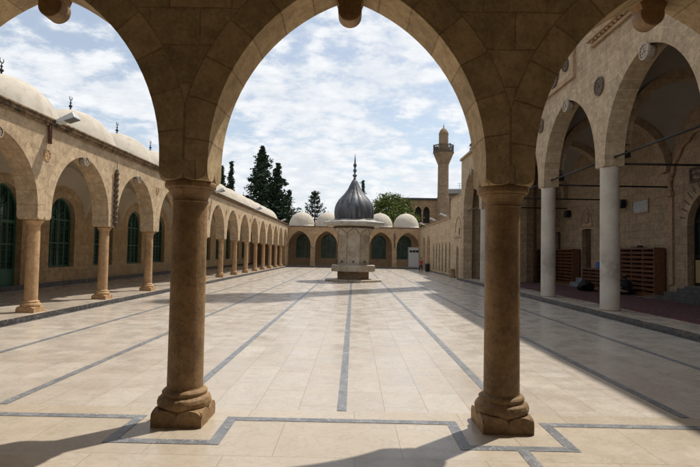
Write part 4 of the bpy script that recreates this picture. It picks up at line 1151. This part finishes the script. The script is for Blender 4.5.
def child_walking(loc, H, rot):
    root = empty('person', loc, 'child in a red shirt walking on the far right of the court', 'person'); root.rotation_euler.z = rot
    k = H/1.3
    P_ = [(0,0,.66,.085),(0,0,.78,(.09,.07)),(0,0,.92,(.10,.075)),(0,0,1.02,(.07,.055)),(0,-.005,1.09,.036),(0,-.012,1.13,.055),(0,-.012,1.20,(.068,.078)),(0,-.008,1.265,(.05,.056)),
          (.13,0,1.0,.042),(.175,.02,.84,.034),(.185,-.05,.68,.024),(-.13,0,1.0,.042),(-.175,-.02,.84,.034),(-.185,.03,.68,.024),
          (.07,0,.62,.07),(.08,-.08,.36,.05),(.08,-.05,.08,.033),(.08,-.15,.035,.028),(-.07,0,.62,.07),(-.08,.05,.36,.05),(-.08,.17,.10,.033),(-.08,.10,.035,.028),
          (0,-.10,1.175,.012)]
    E_ = [(0,1),(1,2),(2,3),(3,4),(4,5),(5,6),(6,7),(3,8),(8,9),(9,10),(3,11),(11,12),(12,13),(0,14),(14,15),(15,16),(16,17),(0,18),(18,19),(19,20),(20,21),(5,22)]
    P_ = [(x*k, y*k, z*k, tuple(q*k for q in r_) if hasattr(r_, '__len__') else r_*k) for x, y, z, r_ in P_]
    hand(P_, E_, 10, 1, -1); hand(P_, E_, 13, -1, -1)
    skin_obj('body', P_, E_, M['skin'], root)
    S = [(0,0,.62,(.115,.095)),(0,0,.78,(.112,.09)),(0,0,.92,(.118,.09)),(0,0,1.03,(.075,.06)),(.135,0,1.0,.054),(.165,.012,.87,.05),(-.135,0,1.0,.054),(-.165,-.012,.87,.05)]
    skin_obj('shirt', [(x*k, y*k, z*k, tuple(q*k for q in r_) if hasattr(r_, '__len__') else r_*k) for x, y, z, r_ in S], [(0,1),(1,2),(2,3),(3,4),(4,5),(3,6),(6,7)], M['red_cloth'], root)
    S = [(0,0,.66,(.11,.09)),(.072,0,.60,.082),(.082,-.075,.36,.062),(.082,-.05,.13,.05),(-.072,0,.60,.082),(-.082,.05,.36,.062),(-.082,.155,.14,.05)]
    skin_obj('trousers', [(x*k, y*k, z*k, tuple(q*k for q in r_) if hasattr(r_, '__len__') else r_*k) for x, y, z, r_ in S], [(0,1),(1,2),(2,3),(0,4),(4,5),(5,6)], M['blue_cloth'], root)
    for x, y in ((.08, -.07), (-.08, .15)):
        mb = MB(); mb.ball((0, 0, 0), .05*k, 12, 0, .7); o = mb.build('shoe', M['black_cloth'], root); o.scale = (.8, 1.7, 1); o.location = (x*k, (y-.03)*k, .035*k)
    mb = MB(); mb.ball((0, .01*k, 1.235*k), .083*k, 16, 0, .9); h_ = mb.build('hair', M['hair'], root)
    for x in (-.027, .027):
        mb = MB(); mb.ball((x*k, -.083*k, 1.195*k), .011*k, 8); mb.build('eye', M['eye'], root)
child_walking((6.3, 47.3, 0), 1.31, R(10))

def seated(loc, rot):
    root = empty('person', loc, 'person in black robes sitting on the carpet against the tall shoe rack', 'person'); root.rotation_euler.z = rot
    P_ = [(0,.05,.13,.12),(0,.06,.30,(.13,.10)),(0,.03,.46,(.15,.10)),(0,.0,.56,(.09,.07)),(0,-.02,.62,.045),(0,-.05,.67,.065),(0,-.06,.74,(.075,.085)),(0,-.05,.80,(.055,.06)),
          (.19,0,.52,.055),(.25,-.08,.33,.043),(.14,-.28,.25,.03),(-.19,0,.52,.055),(-.25,-.08,.33,.043),(-.14,-.28,.25,.03),
          (.12,-.02,.12,.095),(.34,-.32,.15,.07),(.02,-.42,.07,.045),(-.06,-.44,.06,.035),(-.12,-.02,.12,.095),(-.34,-.30,.14,.07),(-.04,-.33,.07,.045),(.08,-.36,.06,.035),(0,-.155,.72,.013)]
    E_ = [(0,1),(1,2),(2,3),(3,4),(4,5),(5,6),(6,7),(3,8),(8,9),(9,10),(3,11),(11,12),(12,13),(0,14),(14,15),(15,16),(16,17),(0,18),(18,19),(19,20),(20,21),(5,22)]
    hand(P_, E_, 10, 1, -1, .009); hand(P_, E_, 13, -1, -1, .009)
    skin_obj('body', P_, E_, M['skin'], root)
    S = [(0,.05,.14,(.27,.21)),(0,.06,.32,(.19,.15)),(0,.03,.48,(.19,.13)),(0,0,.585,(.10,.08)),(.2,0,.52,.075),(.26,-.08,.34,.068),(.16,-.25,.26,.06),(-.2,0,.52,.075),(-.26,-.08,.34,.068),(-.16,-.25,.26,.06),
         (.34,-.30,.14,.13),(-.34,-.28,.14,.13),(.0,-.38,.09,.15)]
    skin_obj('robe', S, [(0,1),(1,2),(2,3),(3,4),(4,5),(5,6),(3,7),(7,8),(8,9),(0,10),(0,11),(0,12)], M['black_cloth'], root)
    skin_obj('trousers', [(0,.05,.13,.13),(.12,-.02,.13,.115),(.34,-.32,.15,.10),(.02,-.43,.09,.085),(-.07,-.45,.07,.07),(-.12,-.02,.13,.115),(-.34,-.30,.14,.10),(-.04,-.34,.09,.085),(.09,-.37,.07,.07)],
             [(0,1),(1,2),(2,3),(3,4),(0,5),(5,6),(6,7),(7,8)], M['black_cloth'], root)
    skin_obj('headscarf', [(0,.01,.60,(.10,.085)),(0,-.03,.70,(.098,.10)),(0,-.035,.79,(.08,.085))], [(0,1),(1,2)], M['black_cloth'], root)
    for x in (-.028, .028):
        mb = MB(); mb.ball((x, -.135, .75), .011, 8); mb.build('eye', M['eye'], root)
seated((10.95, 20.6, .165), R(150))
# dark bundles on the carpet
def bundle(c, L, r_, ang, label, seed):
    rnd = random.Random(seed); mb = MB(); n = 18; m = 22; vs = []
    for i in range(n+1):
        u = i/n; rr = r_*(max(.05, math.sin(math.pi*u))**.45)
        for q in range(m):
            a = 2*math.pi*q/m; w = 1+.16*math.sin(3*a+5*u+seed)+.10*math.sin(7*a+11*u)+rnd.uniform(-.03, .03)
            vs.append(((u-.5)*L, rr*w*math.cos(a)*1.25, max(rr*w*math.sin(a)+r_*.75, 0)))
    mb.raw(vs, [(i*m+q, i*m+(q+1) % m, (i+1)*m+(q+1) % m, (i+1)*m+q) for i in range(n) for q in range(m)], 0, True)
    o = mb.build('bundle', M['black_cloth']); o.location = c; o.rotation_euler.z = ang
    tag(o, label, 'bundle', 'dark bundles on the carpet')
bundle((10.5, 23.0, .165), 1.9, .26, R(60), 'long black cloth bundle lying on the carpet left of the nearest white column', 1)
bundle((10.2, 30.9, .165), .6, .2, R(70), 'small black bundle lying on the carpet beside the right front column', 5)

# ------------------------------------------------------------------ trees
def leaf_cloud(pts, size, seed, flatten=1.):
    rnd = random.Random(seed); V = []; F = []
    for (x, y, z, s_) in pts:
        a = rnd.uniform(0, 6.283); t = rnd.uniform(-1, 1); b = rnd.uniform(0, 6.283)
        e1 = Vector((math.cos(a), math.sin(a), t*flatten)).normalized()
        e2 = e1.cross(Vector((math.cos(b), math.sin(b), rnd.uniform(-1, 1)))).normalized()
        L = size*s_*rnd.uniform(.7, 1.3); w = L*rnd.uniform(.35, .55); c = Vector((x, y, z)); i = len(V)
        V += [c-e1*L*.5, c+e2*w*.5, c+e1*L*.5, c-e2*w*.5]; F.append((i, i+1, i+2, i+3))
    return V, F
def tree_obj(name, loc, label, cat, trunk_fn, leaves, leaf_mat_, size, seed, group=None):
    root = empty(name, loc, label, cat, group)
    mb = MB(); trunk_fn(mb); mb.build('trunk', M['bark'], root)
    V, F = leaf_cloud(leaves, size, seed); mb = MB(); mb.raw(V, F); mb.build('crown', leaf_mat_, root, merge=False)
    return root
def conifer(loc, H, rad, z0, label, seed, narrow=False, n_br=150, mat='conifer', lpb=42, size=.42):
    rnd = random.Random(seed); lv = []; brs = []
    for i in range(n_br):
        u = (i+rnd.random())/n_br; z = z0+(H-z0)*u
        prof = (1-u)**.75 if not narrow else (1-u**2.2)*.95
        lump = .45+.62*rnd.random()+(.35 if rnd.random() < .13 else 0)
        L = max(rad*prof*lump, .12); az = rnd.uniform(0, 6.283)
        rise = (1.6 if narrow else rnd.uniform(-.12, .22)); p0 = Vector((0, 0, z)); d = Vector((math.cos(az), math.sin(az), 0))
        p1 = p0+d*L*.6+Vector((0, 0, L*.6*rise*.7)); p2 = p0+d*L+Vector((0, 0, L*rise+.12*L))
        brs.append((p0, p1, p2))
        for j in range(int(lpb*(.5+.8*(L/rad)))):
            t = rnd.random()**.7; p = p0.lerp(p1, t*2) if t < .5 else p1.lerp(p2, t*2-1)
            sp = (.20+.34*(1-t))*min(1., L*.55+.2)
            lv.append((p.x+rnd.gauss(0, sp), p.y+rnd.gauss(0, sp), p.z+rnd.gauss(0, sp*.55)-.08, .7+.6*rnd.random()))
    for j in range(30): lv.append((rnd.gauss(0, .06), rnd.gauss(0, .06), H-rnd.random()*1.0, .8))
    def tf(mb):
        mb.tube([(0, 0, 0), (0, 0, H*.5), (0, 0, H*.97)], [max(.12, H*.016), H*.010, .02], 8)
        for b in brs[::2]: mb.tube(b, [.05, .03, .012], 5, caps=False)
    return tree_obj('conifer_tree', loc, label, 'tree', tf, lv, M[mat], size, seed, 'trees behind the far arcade')
conifer((-13.8, 75, 0), 17.3, 4.1, 2.5, 'tallest dark conifer left of the fountain, broad and ragged with a pointed top', 3, n_br=260, lpb=52)
conifer((-11.6, 76.0, 0), 15.0, 3.0, 2.5, 'dark narrow conifer leaning against the right side of the tallest one', 4, n_br=210, lpb=52)
conifer((-16.3, 77, 0), 10.2, 2.4, 2., 'short dark conifer filling the left foot of the tallest one', 11, n_br=90)
conifer((-18.4, 75, 0), 14.9, 1.05, 1.5, 'slim dark cypress beside the left front column', 5, narrow=True, n_br=150, lpb=34, size=.34)
conifer((-20.0, 76, 0), 14.3, 1.2, 1.5, 'slim dark cypress half hidden by the left front column', 6, narrow=True, n_br=150, lpb=34, size=.34)
conifer((-9.5, 73, 0), 10.6, 3.0, 1.5, 'low dark spreading conifer above the corner of the left and far arcades', 8, n_br=90, lpb=40)
conifer((1.3, 78, 0), 12.9, 1.0, 2., 'small dark conifer peeping out right of the fountain finial', 9, n_br=80, lpb=30, size=.34)
def araucaria(loc, H, seed):
    rnd = random.Random(seed); lv = []; brs = []
    for i in range(11):
        z = H*.38+H*.58*i/10; L0 = 2.9*(1-i/12.5)
        for q in range(7):
            az = q*.9+i*.47+rnd.uniform(-.2, .2); L = L0*rnd.uniform(.7, 1.15); d = Vector((math.cos(az), math.sin(az), 0)); pts = []
            for j in range(7):
                t = j/6; pts.append(Vector((0, 0, z))+d*L*t+Vector((0, 0, -.25*L*math.sin(t*2.2)+.55*L*t*t)))
            brs.append(pts)
            for j in range(34):
                t = rnd.uniform(.25, 1)*6; a = pts[int(min(t, 5.999))]; b = pts[min(int(t)+1, 6)]; p = a.lerp(b, t-int(t))
                lv.append((p.x+rnd.gauss(0, .09), p.y+rnd.gauss(0, .09), p.z+rnd.gauss(0, .10), 1.))
    for j in range(60): lv.append((rnd.gauss(0, .12), rnd.gauss(0, .12), H-rnd.random()*.9, 1.))
    def tf(mb):
        mb.tube([(0, 0, 0), (0, 0, H)], [.22, .03], 8)
        for b in brs: mb.tube(b, .03, 5, caps=False)
    tree_obj('araucaria_tree', loc, 'open branched grey green pine with upturned boughs between two far domes', 'tree', tf, lv, M['araucaria'], .3, seed, 'trees behind the far arcade')
araucaria((-5.6, 72, 0), 10.4, 21)
def broadleaf(loc, H, rad, label, seed, nclump=70, lpc=150, squash=.75, z0=.35):
    rnd = random.Random(seed); lv = []; cl = []
    for i in range(nclump):
        while True:
            v = Vector((rnd.uniform(-1, 1), rnd.uniform(-1, 1), rnd.uniform(-.75, 1)))
            if .35 < v.length < 1: break
        c = Vector((v.x*rad, v.y*rad, H*(1+z0)/2*.97+v.z*H*(1-z0)/2*.9)); cl.append(c); cr = rad*rnd.uniform(.13, .27)
        for j in range(lpc):
            g_ = Vector((rnd.gauss(0, 1), rnd.gauss(0, 1), rnd.gauss(0, .62)))*cr*.62
            lv.append((c.x+g_.x, c.y+g_.y, c.z+g_.z, .7+.6*rnd.random()))
    def tf(mb):
        mb.tube([(0, 0, 0), (.1, 0, H*.3), (0, .1, H*.6)], [.3, .22, .08], 8)
        for c in cl[::3]: mb.tube([(.05, 0, H*rnd.uniform(.28, .5)), c*.5+Vector((0, 0, H*.3)), c], [.09, .05, .015], 5, caps=False)
    return tree_obj('broadleaf_tree', loc, label, 'tree', tf, lv, M['broadleaf'], .30, seed, 'trees behind the far arcade')
broadleaf((5.9, 74, 0), 11.0, 3.3, 'rounded bright green broadleaf tree above the far right domes', 31, nclump=80)
bt = broadleaf((9.0, 66, 0), 5.9, .9, 'small light green tree top at the corner behind the last dome', 33, nclump=24, lpc=70)

# ------------------------------------------------------------------ camera
RX_, RY_, RZ_ = .0385, .0179, -.0075
ex = Vector((math.cos(RZ_), -math.sin(RZ_), 0)); ey = Vector((math.sin(RZ_), math.cos(RZ_), 0)); ez = Vector((0, 0, 1))
fw = math.cos(RX_)*ey+math.sin(RX_)*ez; up0 = -math.sin(RX_)*ey+math.cos(RX_)*ez
rt_ = math.cos(RY_)*ex+math.sin(RY_)*up0; up = -math.sin(RY_)*ex+math.cos(RY_)*up0
cam = bpy.data.cameras.new('camera'); co = bpy.data.objects.new('camera', cam); COL.objects.link(co)
co.matrix_world = Matrix(((rt_.x, up.x, -fw.x, 0), (rt_.y, up.y, -fw.y, 0), (rt_.z, up.z, -fw.z, 1.65), (0, 0, 0, 1)))
cam.sensor_width = 36; cam.lens = 507/700*36; cam.clip_start = .05; cam.clip_end = 3000
scene.camera = co

# ------------------------------------------------------------------ light
EL = R(61); AZ = math.atan2(.74, .67)          # sun azimuth clockwise from +Y
sun = bpy.data.lights.new('sun', 'SUN'); so = bpy.data.objects.new('sun', sun); COL.objects.link(so)
sd = Vector((math.sin(AZ)*math.cos(EL), math.cos(AZ)*math.cos(EL), math.sin(EL)))
so.rotation_euler = sd.to_track_quat('Z', 'Y').to_euler(); so.location = sd*80
sun.energy = 3.95; sun.angle = R(.8); sun.color = (1., .945, .86)
w = bpy.data.worlds.new('World'); scene.world = w; w.use_nodes = True
nt = w.node_tree; b = NB(nt); bg = nt.nodes['Background']
sky = b.n('ShaderNodeTexSky'); sky.sky_type = 'NISHITA'; sky.sun_disc = False
sky.sun_elevation = EL; sky.sun_rotation = AZ; sky.air_density = 1.0; sky.dust_density = 1.2; sky.ozone_density = 1.2
d = b.sep(b.n('ShaderNodeTexCoord').outputs['Generated'])
den = b.math('ADD', b.math('MAXIMUM', d[2], 0.), .22)
uv = b.comb(b.math('DIVIDE', d[0], den), b.math('DIVIDE', d[1], den))
uvr = b.n('ShaderNodeMapping'); b.put(uvr.inputs['Vector'], uv); uvr.inputs['Rotation'].default_value = (0, 0, R(-20)); uvr.inputs['Scale'].default_value = (1., 1.1, 1.); uvr.inputs['Location'].default_value = (3.1, 1.7, 0)
vo = b.n('ShaderNodeTexVoronoi', feature='SMOOTH_F1'); vo.inputs['Scale'].default_value = 9.; vo.inputs['Smoothness'].default_value = .6
wv = b.n('ShaderNodeTexNoise'); b.put(wv.inputs['Vector'], uvr.outputs[0]); wv.inputs['Scale'].default_value = 4.; wv.inputs['Detail'].default_value = 5
b.put(vo.inputs['Vector'], b.vmath('ADD', uvr.outputs[0], b.vmath('MULTIPLY', wv.outputs['Color'], (.30, .30, .0))))
puff = b.ramp(vo.outputs['Distance'], .75, .12)
n1 = b.noise(uvr.outputs[0], 8.5, 9, .66, .15); n2 = b.noise(uvr.outputs[0], 1.5, 4, .55, .3); n3 = b.noise(uvr.outputs[0], 24., 6, .65, .1)
dens = b.math('ADD', b.math('ADD', b.math('MULTIPLY', n1, .62), b.math('MULTIPLY', n2, .95)), b.math('ADD', b.math('MULTIPLY', puff, .20), b.math('MULTIPLY', n3, .34)))
hz = b.ramp(d[2], .0, .40, .22, 0.)
cov = b.ramp(b.math('ADD', dens, hz), .92, 1.18, .30, 1.)
shade = b.ramp(b.math('ADD', b.math('MULTIPLY', n1, .6), b.math('ADD', b.math('MULTIPLY', n3, .35), b.math('MULTIPLY', puff, .18))), .40, .78)
cloud = b.mix(shade, (7.6, 8.0, 8.6), (9.5, 9.65, 9.8))
colr = b.mix(b.math('MULTIPLY', cov, .95), b.vmath('MULTIPLY', sky.outputs[0], (1.6, 1.5, 1.35)), cloud)
b.put(bg.inputs['Color'], colr); bg.inputs['Strength'].default_value = .09

scene.view_settings.view_transform = 'Standard'; scene.view_settings.look = 'None'
scene.view_settings.exposure = .2; scene.view_settings.gamma = 1.; scene.view_settings.use_curve_mapping = False
scene.cycles.max_bounces = 10; scene.cycles.diffuse_bounces = 5; scene.cycles.use_denoising = True
